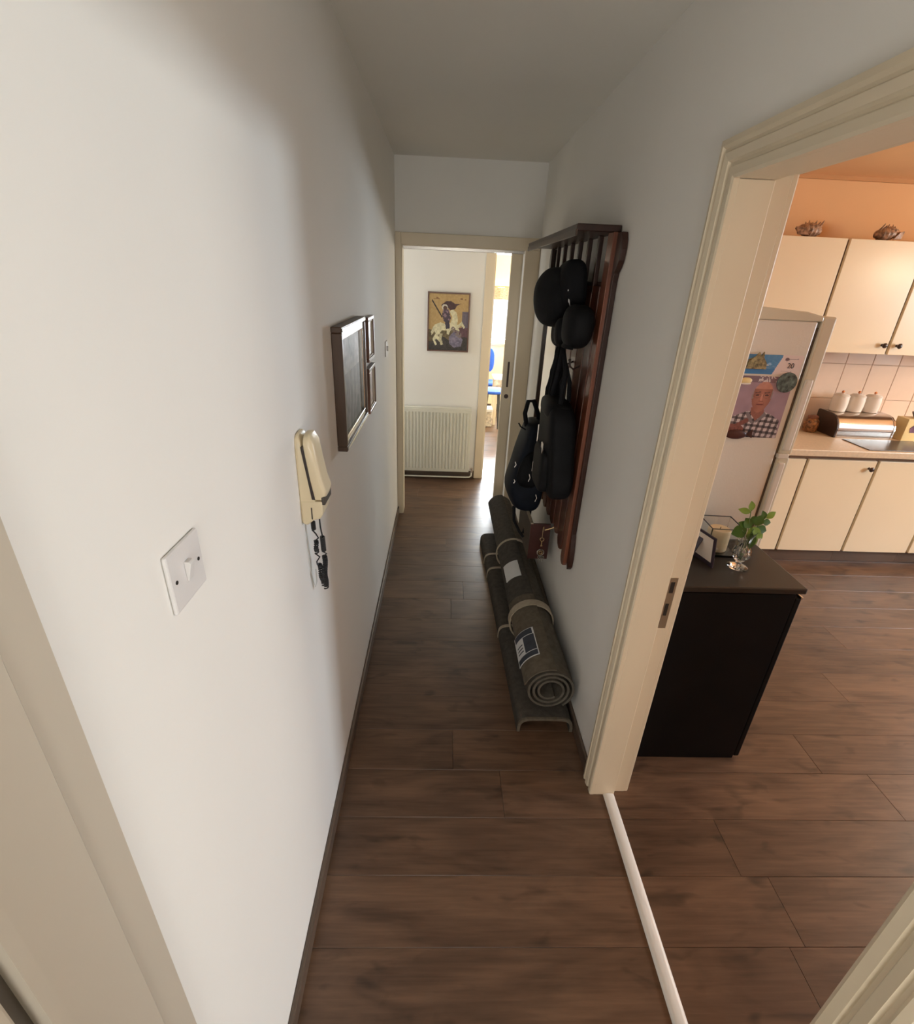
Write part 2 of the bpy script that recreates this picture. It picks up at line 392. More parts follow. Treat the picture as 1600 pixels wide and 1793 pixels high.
# tiles on the kitchen back wall
MB().box(1.5, KX, KY1-.003, KY1, .83, 1.6).obj('grout', M['grout'], kb)
tb = MB(); g = .0015
tb.rings([[(g,0,g),(.2-g,0,g),(.2-g,0,.25-g),(g,0,.25-g)], [(g,-.006,g),(.2-g,-.006,g),(.2-g,-.006,.25-g),(g,-.006,.25-g)], [(g+.003,-.008,g+.003),(.197-g,-.008,g+.003),(.197-g,-.008,.247-g),(g+.003,-.008,.247-g)]])
tme = bpy.data.meshes.new('tile'); tb.bm.to_mesh(tme); tb.bm.free(); tme.materials.append(M['tile'])
for r in range(3):
    for c in range(14):
        o = bpy.data.objects.new('tile', tme); link(o, kb)
        o.location = (1.915+.2*c, KY1-.002, .835+.25*r)
        o.rotation_euler = ((hsh(c, r)-.5)*.006, 0, (hsh(c, r, 2)-.5)*.006)
# far room
FR = .96
struct(MB().box(-.6, .3, 7.6, 7.72, 0, CZ).box(2.6, 3.0, 7.6, 7.72, 0, CZ).box(.3, 2.6, 7.6, 7.72, 0, .955).box(.3, 2.6, 7.6, 7.72, 1.66, CZ).obj('wall_far_room', M['cream']))
struct(MB().box(-.72, -.6, 4.72, 7.72, 0, CZ).obj('wall_far_room_left', M['cream']))
struct(MB().box(3.0, 3.12, 4.72, 5.7, 0, CZ).box(3.0, 3.12, 6.9, 7.72, 0, CZ).box(3.0, 3.12, 5.7, 6.9, 0, .9).box(3.0, 3.12, 5.7, 6.9, 2.05, CZ).obj('wall_far_room_right', M['cream']))
struct(MB().box(1.2, 3.12, 4.60, 4.72, 0, CZ).obj('wall_far_room_near', M['cream']))

def window(name, x0, x1, z0, z1, axis, pos, mull):
    e = bpy.data.objects.new(name, None); link(e); struct(e)
    def B(a0, a1, c0, c1, t0=.03, t1=.07):
        return MB().box(a0, a1, pos+t0, pos+t1, c0, c1) if axis == 'y' else MB().box(pos+t0, pos+t1, a0, a1, c0, c1)
    w = .045
    for a in ((x0, x1, z0, z0+w), (x0, x1, z1-w, z1), (x0, x0+w, z0+w, z1-w), (x1-w, x1, z0+w, z1-w)): B(*a).obj('window_frame', M['plastic'], e, .004)
    for q in mull: B(q-.02, q+.02, z0+w, z1-w).obj('mullion', M['plastic'], e, .003)
    B(x0+w, x1-w, z0+w, z1-w, .048, .052).obj('pane', M['pane'], e)
    return e
window('window_1', .5, 1.6, 1.02, 2.12, 'x', KX, (1.05,))
window('window_2', .3, 2.6, .955, 1.66, 'y', 7.6, (.55, 1.15, 1.85))
window('added_window_3', 5.7, 6.9, .9, 2.05, 'x', 3.0, (6.3,))  # invented side window, added for the far room's extra lamp
window('added_window_4', -.21, .49, .75, 1.75, 'y', -1.72, (.14,))  # unseen window added to carry the corridor fill
window('added_window_6', 2.2, 3.3, 1.02, 2.12, 'x', KX, (2.75,))  # second kitchen window, made up to brighten the cabinets
window('added_window_5', 3.98, 4.49, .9, 2.0, 'x', -1.72, ())  # unseen hallway window, added for its fill lamp
struct(MB().box(.25, 2.65, 7.54, 7.6, .925, .955).obj('trim_2', M['trim'], bev=.004))

# baseboards
def base(name, x0, x1, y0, y1, h=.062, side='x+'):
    o = MB().box(x0, x1, y0, y1, 0, h).obj(name, M['base'], bev=.005); return struct(o)
base('baseboard_left', XL, XL+.014, .347, YE-.012)
base('baseboard_right', XR-.014, XR, 1.345, YE-.012)
base('baseboard_end', XL+.014, -.32, 3.872, 3.885)
base('baseboard_hallway', -1.6, .325, 4.586, 4.6, .075)
base('baseboard_kitchen', XK, XK+.014, 1.35, 3.66)
base('baseboard_far_room', -.6, 3.0, 7.586, 7.6)

# door casings
def casing_bar(mb, prof, p0, p1):
    """prof: list of (a,b) 2D; p0,p1: functions mapping (a,b)->3D at each end"""
    mb.rings([[p0(a, b) for a, b in prof], [p1(a, b) for a, b in prof]])
# profile across the casing width a (0 = opening edge), b = projection from wall
CP = [(0, 0), (0, .013), (.006, .016), (.022, .016), (.026, .011), (.032, .011), (.036, .017), (.052, .020), (.056, .015), (.062, .015), (.068, .021), (.080, .019), (.084, 0)]
kd = bpy.data.objects.new('door_1', None); link(kd); struct(kd); kd.location = (XR, .8, 0)
def cas(name, y_edge, sgn, par):
    b = MB()
    casing_bar(b, CP, lambda a, d: (XR-d-kd.location.x, y_edge+sgn*a-kd.location.y, 0.0), lambda a, d: (XR-d-kd.location.x, y_edge+sgn*a-kd.location.y, 2.0+a))
    return b.obj(name, M['trim'], par)
cas('casing', 1.262, 1, kd); cas('casing', .358, -1, kd)
b = MB(); casing_bar(b, CP, lambda a, d: (XR-d-kd.location.x, .358-a-kd.location.y, 2.0+a), lambda a, d: (XR-d-kd.location.x, 1.262+a-kd.location.y, 2.0+a)); b.obj('casing', M['trim'], kd)
def kbx(*a): 
    x0, x1, y0, y1, z0, z1 = a
    return MB().box(x0-XR, x1-XR, y0-.8, y1-.8, z0, z1)
kbx(XR-.001, .705, 1.262, 1.29, 0, 2.0).obj('jamb', M['trim'], kd, .002)
kbx(.705, XK+.004, 1.276, 1.295, 0, 2.014).obj('jamb_rebate', M['trim'], kd, .002)
kbx(XR-.001, .705, .33, .358, 0, 2.0).obj('jamb', M['trim'], kd, .002)
kbx(.705, XK+.004, .325, .344, 0, 2.014).obj('jamb_rebate', M['trim'], kd, .002)
kbx(XR-.001, .705, .358, 1.262, 2.0, 2.03).obj('head', M['trim'], kd, .002)
kbx(.705, XK+.004, .344, 1.276, 2.014, 2.035).obj('head_rebate', M['trim'], kd, .002)
kbx(XK, XK+.018, 1.276, 1.35, 0, 2.09).obj('kitchen_casing', M['trim'], kd, .004)
kbx(XK, XK+.018, .27, .344, 0, 2.09).obj('kitchen_casing', M['trim'], kd, .004)
kbx(XK, XK+.018, .344, 1.276, 2.014, 2.09).obj('kitchen_casing', M['trim'], kd, .004)
sp = kbx(.708, .736, 1.2742, 1.2762, .79, .98).obj('strike_plate', M['brassplate'], kd, .0005, label='worn metal strike plate')
sp2 = MB().box(.716-XR, .729-XR, 1.2738-.8, 1.2752-.8, .925, .965).obj('latch_hole', M['slab'], sp)
MB().box(.716-XR, .727-XR, 1.2738-.8, 1.2752-.8, .84, .885).obj('bolt_hole', M['slab'], sp)

# far doorway casing and sliding door
fd = bpy.data.objects.new('door_2', None); link(fd); struct(fd); fd.location = (0, YE, 0)
def fbx(x0, x1, y0, y1, z0, z1): return MB().box(x0, x1, y0-YE, y1-YE, z0, z1)
fbx(XL, DX0, 3.732, YE, 0, 2.04).obj('casing', M['trim'], fd, .003)
fbx(DX0, DX0+.008, 3.74, 3.87, 0, DH).obj('jamb', M['trim'], fd, .002)
fbx(DX0, XR-.001, 3.732, YE, DH, 2.04).obj('casing', M['trim'], fd, .003)
fbx(DX1-.006, XR-.001, 3.732, YE, 0, DH).obj('casing', M['trim'], fd, .003)
fbx(DX0+.008, DX1, 3.745, 3.87, DH-.004, DH+.01).obj('head', M['trim'], fd, .002)
for y in (3.775, 3.815): fbx(DX0+.008, DX1-.006, y, y+.012, DH-.022, DH-.004).obj('track_rail', M['metal'], fd, .001)
def lbx(x0, x1, y0, y1, z0, z1): return MB().box(x0-.9, x1-.9, y0-3.9, y1-3.9, z0, z1)
sd = thing('sliding_door', 'cream sliding door standing part open at the far end of the corridor', 'door', (.9, 3.9, 0))
lbx(.452, 1.16, 3.884, 3.912, .03, 2.0).obj('door_panel', M['trim'], sd, .003)
for x in ((.452, .535), (1.075, 1.16)): lbx(*x, 3.878, 3.884, .03, 2.0).obj('stile', M['trim'], sd, .002)
lbx(.485, .50, 3.8755, 3.8785, 1.035, 1.225).obj('flush_handle', M['knob'], sd, .003, label='dark recessed vertical pull')
b = MB(); b.rings([[(.492-.9+.017*math.cos(a*math.pi/8), y-3.9, .965+.017*math.sin(a*math.pi/8)) for a in range(16)] for y in (3.8785, 3.8755)]); b.obj('lock_cover', M['knob'], sd, label='dark round lock cover')
lbx(.40, 1.55, 3.872, 3.915, 2.0, 2.03).obj('top_rail', M['metal'], sd)
# hallway doorway to the bright room
hd = bpy.data.objects.new('door_3', None); link(hd); struct(hd)
MB().box(.325, .402, 4.583, 4.6, 0, 2.055).obj('casing', M['trim'], hd, .004)
MB().box(.402, 1.20, 4.583, 4.6, 1.975, 2.055).obj('casing', M['trim'], hd, .004)
MB().box(1.2, 1.28, 4.583, 4.6, 0, 2.055).obj('casing', M['trim'], hd, .004)
MB().box(.395, .412, 4.6, 4.725, 0, 1.975).obj('jamb', M['trim'], hd, .002)
MB().box(.395, 1.2, 4.6, 4.725, 1.975, 1.985).obj('head', M['trim'], hd, .002)
# door on the left wall beside the camera
ld = bpy.data.objects.new('door_4', None); link(ld); struct(ld)
b = MB(); casing_bar(b, [(0,0),(0,.02),(.012,.02),(.09,.017),(.094,.013),(.137,.012),(.137,0)], lambda a, d: (XL+d, .210+a, 0), lambda a, d: (XL+d, .210+a, 2.1)); b.obj('casing', M['trimshade'], ld)
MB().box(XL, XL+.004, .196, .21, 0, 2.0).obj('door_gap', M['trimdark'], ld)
MB().box(XL, XL+.014, -.62, .196, .01, 2.0).obj('door_leaf', M['trimshade'], ld, .003)
MB().box(XL, XL+.02, -.62, .21, 2.0, 2.1).obj('casing', M['trimshade'], ld, .003)
MB().box(XL, XL+.02, -.76, -.62, 0, 2.1).obj('casing', M['trimshade'], ld, .003)

# threshold strip
b = MB(); b.rings([[(.662+.0215*(1-math.cos(math.pi*k/8)), y, .0095*math.sin(math.pi*k/8)+.0006) for k in range(9)] for y in (.359, 1.261)])
struct(b.obj('trim_3', M['thresh'], smooth=True, angle=50))
bpy.context.view_layer.update()

# ================================================================== LEFT WALL
# light switch
ls = thing('light_switch', 'white square single-rocker light switch on the left wall near the camera', 'light switch', (XL, .585, 1.406))
MB().box(0, .006, -.0445, .0445, -.0435, .0435).obj('switch_plate', M['plastic'], ls, .003)
MB().prism([(.006,-.006,.016),(.006,-.006,-.014),(.008,-.006,-.014),(.015,-.006,.013),(.012,-.006,.016)], (0, .012, 0)).obj('rocker', M['plastic'], ls, .0006)
for y in (-.031, .031):
    MB().rings([[(x, y+.0028*math.cos(a*math.pi/6), .0028*math.sin(a*math.pi/6)) for a in range(12)] for x in (.0055, .0068)]).obj('screw', M['screw'], ls)
ls2 = thing('light_switch', 'small light switch on the left wall just before the far door', 'light switch', (XL, 3.08, 1.387))
MB().box(0, .007, -.043, .043, -.043, .043).obj('switch_plate', M['plastic'], ls2, .003)
MB().box(.007, .016, -.006, .006, -.014, .014).obj('rocker', M['plastic'], ls2, .002)

# intercom handset
ph = thing('intercom_phone', 'beige wall intercom handset with dark stripe and dangling coiled black cord', 'telephone', (XL, 1.13, 1.2))
def side_poly(P, y0, y1, name, m, bev=.006, lab=None, par=ph):
    return MB().prism([(x, y0, z) for x, z in P], (0, y1-y0, 0)).obj(name, m, par, bev, True, lab, 50, 3)
def round_top(P, y0, y1, name, m, drop, zt, squeeze=.0, bev=.003):
    b = MB(); rings = []; c = (y0+y1)/2; h = (y1-y0)/2; zm = max(z for _, z in P)
    for i in range(13):
        u = -1+2*i/12; u = math.copysign(abs(u)**.7, u); e = max(0, 1-abs(u)**3.2)**.4
        rings.append([(x*(1-squeeze*(1-e)) if x > .02 else x, c+h*u, z-drop*(1-e)*max(0, (z-zt)/(zm-zt))**1.3) for x, z in P])
    b.rings(rings); return b.obj(name, m, ph, bev, True, None, 45, 2)
round_top([(0,.008),(.012,.002),(.028,.016),(.038,.07),(.028,.12),(.017,.20),(.012,.228),(.006,.236),(0,.234)], 0, .075, 'base', M['phone'], .030, .17)
side_poly([(.030,.071),(.038,.07),(.030,.12),(.0215,.19),(.0195,.206),(.0135,.206),(.015,.19),(.024,.12)], -.0015, .0765, 'stripe', M['phoned'], .001, 'dark brown stripe between base and handset')
round_top([(.032,.068),(.060,.068),(.067,.088),(.058,.12),(.050,.17),(.044,.215),(.034,.234),(.019,.233),(.0225,.20),(.031,.12)], .001, .074, 'handset', M['phone'], .030, .16, .13)
side_poly([(.002,.066),(.055,.066),(.054,.03),(.046,.018),(.030,.014),(.014,0),(.002,.004)], -.002, .077, 'mouthpiece', M['phone'], .004)
MB().box(.026, .029, -.0035, -.0018, .018, .050).obj('slot', M['phoned'], ph, .0005)
MB().box(.052, .062, .0, .072, .056, .078).obj('hook', M['olive'], ph, .003)
def coil(p0, p1, r, turns, wob=0):
    p0, p1 = Vector(p0), Vector(p1); ax = (p1-p0).normalized(); a = ax.orthogonal().normalized(); c = ax.cross(a); out = []
    n = turns*9
    for i in range(n+1):
        t = i/n; w = Vector((0, math.sin(t*9)*wob, 0))
        out.append(p0.lerp(p1, t)+w+(a*math.cos(2*math.pi*turns*t)+c*math.sin(2*math.pi*turns*t))*r)
    return out
pts = [(.020,.03,.004), (.020,.03,-.004)]+coil((.019,.030,-.004), (.020,.028,-.026), .0045, 8)+[(.024,.030,-.04), (.028,.036,-.055)]+coil((.022,.032,-.062), (.020,.034,-.10), .0048, 7, .003)+[(.026,.04,-.115), (.018,.036,-.128)]+coil((.024,.036,-.135), (.030,.04,-.205), .0052, 12, .004)
MB().tube(pts, .0021, 5).obj('coiled_cord', M['cord'], ph, smooth=True)
pts = [(.036,.03,.016), (.037,.03,-.02), (.040,.03,-.045)]+coil((.040,.030,-.048), (.040,.034,-.092), .0048, 18)+[(.045,.04,-.105)]+coil((.040,.036,-.11), (.036,.04,-.215), .0056, 19, .005)+[(.033,.04,-.218)]
MB().tube(pts, .0021, 5).obj('coiled_cord', M['cord'], ph, smooth=True)
MB().tube([(.002,.02,.01), (.003,.022,-.03), (.003,.023,-.08), (.002,.026,-.12), (.004,.026,-.16), (.006,.030,-.19), (.009,.033,-.208), (.014,.034,-.19), (.014,.034,-.15)], .0011, 5).obj('thin_wire', M['cordw'], ph, smooth=True)

# pictures on the left wall
def picture(name, label, y0, y1, z0, z1, depth, bar, fm, inner, fn, n, grp=None, mslip=None, pm=None):
    t = thing(name, label, 'picture', (XL, (y0+y1)/2, z0), grp)
    w, h = (y1-y0)/2, z1-z0
    for a in ((-w, w, 0, bar), (-w, w, h-bar, h), (-w, -w+bar, bar, h-bar), (w-bar, w, bar, h-bar)):
        MB().box(0, depth, a[0], a[1], a[2], a[3]).obj('frame_bar', fm, t, .003)
    k = bar
    if mslip:
        for a in ((-w+k, w-k, k, k+inner), (-w+k, w-k, h-k-inner, h-k), (-w+k, -w+k+inner, k+inner, h-k-inner), (w-k-inner, w-k, k+inner, h-k-inner)):
            MB().box(0, depth*.82, a[0], a[1], a[2], a[3]).obj('slip', mslip, t, .002)
        k += inner
    # right-hand direction when facing the wall (looking -x) is +y
    MB().box(0, depth*.45, -w+k, w-k, k, h-k).obj('backing', M['mount'], t)
    panel('artwork', (depth*.45+.0008, -w+k, k), (0, 2*(w-k), 0), (0, 0, h-2*k), n[0], n[1], fn, pm or M['print'], t)
    return t
def relief(s, t):
    a = vn(s*9+vn(s*4, t*4, 2)*3, t*3+vn(s*5, t*6, 3)*2, 1); b_ = vn(s*26, t*22, 4)
    v = 95+95*a*(.5+.5*t)+35*b_
    tr = 1-(abs(math.sin(s*16+vn(t*3, s*3, 5)*3))**.5)*.28*(t < .62)
    return (v*tr, v*tr*.98, v*tr*(.9+.1*t))
bp_ = picture('framed_picture', 'large silvery landscape picture in a deep dark brown and silver frame', 1.60, 2.085, 1.238, 1.632, .033, .018, M['frame'], .024, relief, (70, 60), None, M['framesil'], M['foil'])
for zz in (.30, ): pass
for a in ((-.235, .235, .379, .389), (-.235, .235, .005, .013)): MB().box(.033, .0355, *a).obj('silver_bead', M['framesil'], bp_, .001)
def small(s, t):
    if s < .12 or s > .88 or t < .1 or t > .9: return (205, 190, 170)
    v = vn(s*6, t*7, 9); return (90+90*v, 60+60*v, 45+45*v)
picture('framed_picture', 'upper of two small red-brown framed pictures beside the large silvery one', 2.245, 2.425, 1.430, 1.615, .022, .016, M['frame2'], .006, small, (24, 24), None, M['mount'])
picture('framed_picture', 'lower of two small red-brown framed pictures beside the large silvery one', 2.235, 2.435, 1.205, 1.405, .022, .016, M['frame2'], .006, small, (24, 24), None, M['mount'])

# ================================================================== HALLWAY WALL
def icon(s, t):
    x, y = s, 1-t                                        # y down
    n = vn(s*30, t*40, 3); n2 = vn(s*9, t*12, 7)
    c = (190-14*n, 160-14*n, 108-14*n)
    if y > .62+.03*math.sin(x*9): c = (120-40*n, 105-35*n, 70-20*n)
    if x > .84 and .30 < y < .62: c = (92+20*n, 84+18*n, 96+18*n)         # tower
    if x > .6 and y > .58 and (x-.6)+(y-.58)*.8 > .12: c = (82+25*n, 56+18*n, 62+20*n)
    if y > .80+.05*math.sin(x*11+1): c = (45+25*n, 42+22*n, 40+20*n)
    if seg(x, y, (.08, .12), (.33, .40)) < .014: c = (50, 40, 40)          # lance
    if seg(x, y, (.08, .075), (.26, .085)) < .012 and n > .45: c = (120, 80, 50)
    if seg(x, y, (.74, .075), (.92, .085)) < .012 and n > .45: c = (120, 80, 50)
    horse = [(.10,.60),(.16,.54),(.30,.50),(.48,.54),(.56,.50),(.60,.40),(.52,.30),(.60,.26),(.70,.32),(.74,.44),(.72,.54),(.78,.52),(.84,.47),(.93,.57),(.90,.60),(.83,.54),(.76,.60),(.80,.64),(.76,.66),(.66,.60),(.56,.64),(.52,.72),(.46,.70),(.46,.64),(.34,.64),(.28,.70),(.24,.74),(.36,.84),(.33,.88),(.20,.80),(.16,.82),(.22,.90),(.17,.92),(.10,.80),(.18,.70),(.14,.66),(.08,.74),(.06,.68)]
    if inpoly(x, y, horse): c = (226-34*n, 220-34*n, 186-34*n)
    if inpoly(x, y, [(.28,.70),(.36,.70),(.33,.80),(.38,.90),(.31,.91),(.27,.80)]): c = (205-40*n, 198-40*n, 160-30*n)
    if inpoly(x, y, [(.30,.20),(.42,.13),(.55,.12),(.66,.17),(.82,.16),(.70,.20),(.66,.26),(.54,.28),(.44,.22),(.36,.24)]): c = (58+20*n, 38+10*n, 40+10*n)   # cape
    if math.hypot(x-.40, (y-.235)*1.35) < .075: c = (205, 200, 185)
    if math.hypot(x-.41, (y-.245)*1.35) < .05: c = (90, 62, 50)
    if inpoly(x, y, [(.36,.27),(.50,.27),(.56,.42),(.52,.50),(.38,.48),(.33,.36)]): c = (76+60*(n > .6), 62+50*(n > .6), 74+50*(n > .6))
    if inpoly(x, y, [(.40,.44),(.52,.46),(.54,.60),(.44,.62)]): c = (56+15*n, 50+15*n, 62+15*n)
    if inpoly(x, y, [(.52,.76),(.64,.66),(.78,.70),(.88,.80),(.84,.92),(.66,.95),(.54,.88)]): c = (96+50*n, 92+45*n, 112+45*n)
    if seg(x, y, (.62,.62), (.80,.72)) < .05 and n > .4: c = (130, 116, 112)
    return c
ic = thing('icon_painting', 'painting of a caped rider on a rearing white horse on the hallway wall', 'picture', (.03, 4.6, 1.19))
w, h, bar = .181, .480, .012
for a in ((-w, w, 0, bar), (-w, w, h-bar, h), (-w, -w+bar, bar, h-bar), (w-bar, w, bar, h-bar)):
    MB().box(a[0], a[1], -.020, 0, a[2], a[3]).obj('frame_bar', M['frame2'], ic, .002)
panel('artwork', (-w+bar, -.014, bar), (2*(w-bar), 0, 0), (0, 0, h-2*bar), 84, 120, icon, M['print'], ic, .008)

# radiator
ra = thing('radiator', 'white panel radiator with vertical ribs under the rider painting', 'radiator', (-.2, 4.55, 0))
b = MB(); X0, X1 = -.62, .47; n = 34; prof = []
for k in range(n):
    x = X0+.02+(X1-X0-.04)*k/n; d = (X1-X0-.04)/n
    prof += [(x, -.030), (x+d*.30, -.030), (x+d*.42, -.040), (x+d*.88, -.040)]
prof += [(X1-.02, -.030)]
b.prism([(x, y, .115) for x, y in prof]+[(X1-.02, -.016, .115), (X0+.02, -.016, .115)], (0, 0, .545))
b.obj('ribbed_panel', M['rad'], ra)
MB().box(X0, X1, -.034, -.012, .085, .118).box(X0, X1, -.034, -.012, .658, .690).box(X0, X0+.022, -.034, -.012, .118, .658).box(X1-.022, X1, -.034, -.012, .118, .658).obj('panel_rim', M['rad'], ra, .004)
MB().box(X0, X1, -.03, .035, .690, .702).obj('top_grille', M['rad'], ra, .003)
MB().box(X0+.05, X1-.05, -.012, .034, .10, .68).obj('convector', M['rad'], ra)
MB().tube([(X1+.004, -.02, .10), (X1+.028, -.02, .10)], .010, 10).tube([(X1+.028, -.02, .082), (X1+.028, -.02, .125)], .012, 10).obj('valve', M['metal'], ra, smooth=True)
MB().tube([(X1+.028, -.02, .085), (X1+.026, -.02, .045), (X1+.01, -.02, .03), (X1-.03, -.02, .028), (X0, -.02, .028)], .007, 8).obj('pipe', M['rad'], ra, smooth=True)

# ================================================================== FAR ROOM
MBv = MB()
n = 60; x0, x1 = .22, 2.68
f_ring = [(x0+(x1-x0)*k/n, 7.52+.012*math.sin(k*1.3)) for k in range(n+1)]
MBv.prism([(x, y, 1.535) for x, y in f_ring]+[(x, y+.006, 1.535) for x, y in f_ring[::-1]], (0, 0, .155))
tag(MBv.obj('valance', M['valance']), 'short patterned brown valance across the bright far window', 'curtain')
vt = bpy.context.scene.collection.objects['valance']
MB().tube([(.2, 7.525, 1.70), (2.7, 7.525, 1.70)], .009, 8).tube([(.3, 7.525, 1.70), (.3, 7.602, 1.70)], .006, 6).tube([(2.6, 7.525, 1.70), (2.6, 7.602, 1.70)], .006, 6).obj('curtain_rod', M['brass'], vt, smooth=True)
tag(MB().box(-1.5, 4, 9.6, 9.8, -.1, 1.22).obj('garden_wall', M['sheer']), 'pale garden wall seen through the far window', 'wall')
# blue chair with tall back
ch = thing('office_chair', 'blue office chair with rounded tall back by the far window', 'chair', (.62, 7.27, 0))
b = MB(); b.ell((0, .10, .74), .105, .028, .17, 20, 12, .7); b.obj('backrest', M['blue'], ch, smooth=True)
b = MB(); b.ell((0, -.10, .455), .19, .18, .035, 20, 10, .8); b.obj('seat', M['blue'], ch, smooth=True)
MB().tube([(0, .1, .43), (0, .14, .50), (0, .13, .66)], .014, 8).obj('back_bar', M['greyleg'], ch, smooth=True)
MB().tube([(0, 0, .07), (0, 0, .44)], .025, 10).obj('column', M['greyleg'], ch, smooth=True)
for k in range(5):
    a = 2*math.pi*k/5+.3
    lg = MB().tube([(0, 0, .09), (.22*math.cos(a), .22*math.sin(a), .06)], [.02, .014], 8).obj('leg', M['greyleg'], ch, smooth=True)
    MB().ell((.22*math.cos(a), .22*math.sin(a), .025), .025, .012, .024, 10, 8).obj('castor', M['greyleg'], lg, smooth=True)
# low cloth-covered table
tt = thing('side_table', 'low table under a white cloth between the blue chair and blue stool', 'table', (.94, 6.78, 0))
MB().box(-.27, .35, -.2, .2, .585, .605).obj('tabletop', M['trim'], tt, .004)
for x in (-.24, .32):
    for y in (-.17, .17): MB().box(x-.018, x+.018, y-.018, y+.018, 0, .585).obj('leg', M['trim'], tt, .002)
cl = thing('tablecloth', 'white cloth with patterned beige border on the low far table', 'tablecloth', (.94, 6.78, .606))
MB().box(-.275, .355, -.206, .206, 0, .004).obj('cloth_top', M['whitecloth'], cl)
b = MB(); P = [(-.275+.63*k/24, -.208-.006*math.sin(k*1.7)) for k in range(25)]
b.prism([(x, y, -.09) for x, y in P]+[(x, y+.004, -.09) for x, y in P[::-1]], (0, 0, .094)); b.obj('front_drop', M['pattern'], cl, label='patterned beige hanging border')
# stool
st = thing('stool', 'round blue padded stool in front of the low far table', 'stool', (.63, 6.30, 0))
b = MB(); b.lathe([(.02, .50), (.15, .50), (.165, .515), (.16, .535), (.10, .548), (.02, .55)], n=24); b.obj('seat', M['blue'], st, smooth=True)
for k in range(4):
    a = math.pi/4+math.pi/2*k
    MB().tube([(.10*math.cos(a), .10*math.sin(a), .5), (.15*math.cos(a), .15*math.sin(a), 0)], .012, 8).obj('leg', M['greyleg'], st, smooth=True)
bx = thing('storage_box', 'pale patterned box on the floor beside the blue stool', 'box', (.44, 6.60, 0))
MB().box(-.02, .22, -.1, .1, .0, .20).obj('body', M['pattern'], bx, .006)
MB().box(-.025, .225, -.105, .105, .20, .235).obj('lid', M['whitecloth'], bx, .004)

# ================================================================== RUGS
def spiral_roll(name, label, y0, y1, cx, z0, z1, r0, r1, turns, m_out, inner=.35, thick=.011, x1=None, group=None, rin=None):
    """rolled rug: a spiral sheet with thickness, extruded from y0 to y1 (radius tapers)"""
    x1 = cx if x1 is None else x1
    t = thing(name, label, 'rug', (cx, y0, 0), group)
    def ring(y, r, c, z, flat=1.0):
        out, inn = [], []; N = int(turns*30)
        for k in range(N+1):
            a = -.9+2*math.pi*turns*k/N
            rr = r*(1-(1-inner)*(k/N))
            sq = flat
            out.append((c-cx+rr*math.cos(a), y-y0, z+rr*math.sin(a)*sq))
            inn.append((c-cx+(rr-thick)*math.cos(a), y-y0, z+(rr-thick)*math.sin(a)*sq))
        return out+inn[::-1]
    n = 10; b = MB(); rings = []
    for i in range(n+1):
        f = i/n; r = r0+(r1-r0)*f; z = z0+(z1-z0)*f
        rings.append(ring(y0+(y1-y0)*f, r*(1+.012*math.sin(i*2.1)), cx+(x1-cx)*f, z))
    b.rings(rings); b.obj('rolled_sheet', m_out, t, smooth=True, angle=35)
    return t
big = spiral_roll('rolled_rug', 'large grey-brown rolled rug with paper labels and beige straps, topmost of the pile', 1.60, 3.42, .497, .19, .235, .110, .088, 3.0, M['rugA'], .42, .010, .455)
def bandring(t, y, w, e0, e1, m, name='strap', a0=0, a1=360, th=.003, label=None):
    b = MB(); rings = []
    full = a1-a0 >= 360; N = 36
    for k in range(N if full else N+1):
        a = math.radians(a0+(a1-a0)*k/N)
        c, s = math.cos(a), math.sin(a)
        rings.append([(e[0]+(e[2]+d)*c, yy, e[1]+(e[2]+d)*s) for e, d, yy in ((e0, 0, y), (e0, th, y), (e1, th, y+w), (e1, 0, y+w))])
    b.rings(rings, not full, full); return b.obj(name, m, t, smooth=True, angle=30, label=label)
def rugax(y):
    f = (y-1.60)/1.82; return .497-.042*f, .19+.045*f, .110-.022*f
def on_big(y, w, m, name, a0, a1, th, dr=.0015, label=None):
    e = []
    for yy in (y, y+w):
        cx, cz, r = rugax(yy); e.append((cx-.497, cz, r*1.012+dr))
    return bandring(big, y-1.60, w, e[0], e[1], m, name, a0, a1, th, label)
on_big(2.05, .045, M['strap'], 'strap', 0, 360, .008)
on_big(2.72, .018, M['strap'], 'strap', 0, 360, .008)
# outer flap of the rug: a raised seam running lengthwise, edge tan
on_big(1.602, .55, M['rugB'], 'outer_flap', 82, 165, .006, 0)
on_big(2.15, 1.26, M['rugC'], 'outer_flap', 82, 165, .006, 0)
on_big(2.32, .16, M['paper'], 'blank_label', 100, 150, .001, .0082, 'blank white paper label')
lab = on_big(1.70, .185, M['paper'], 'printed_label', 108, 168, .001, .0082, 'white label with dark printed block')
for (ya, wa, a0, a1) in ((1.705, .03, 110, 165), (1.74, .10, 110, 138), (1.845, .036, 112, 164), (1.76, .006, 142, 160), (1.78, .006, 142, 160), (1.80, .006, 142, 160)):
    q = on_big(ya, wa, M['ink'], 'print_block', a0, a1, .0006, .0094); q.parent = lab
bpy.context.view_layer.update()
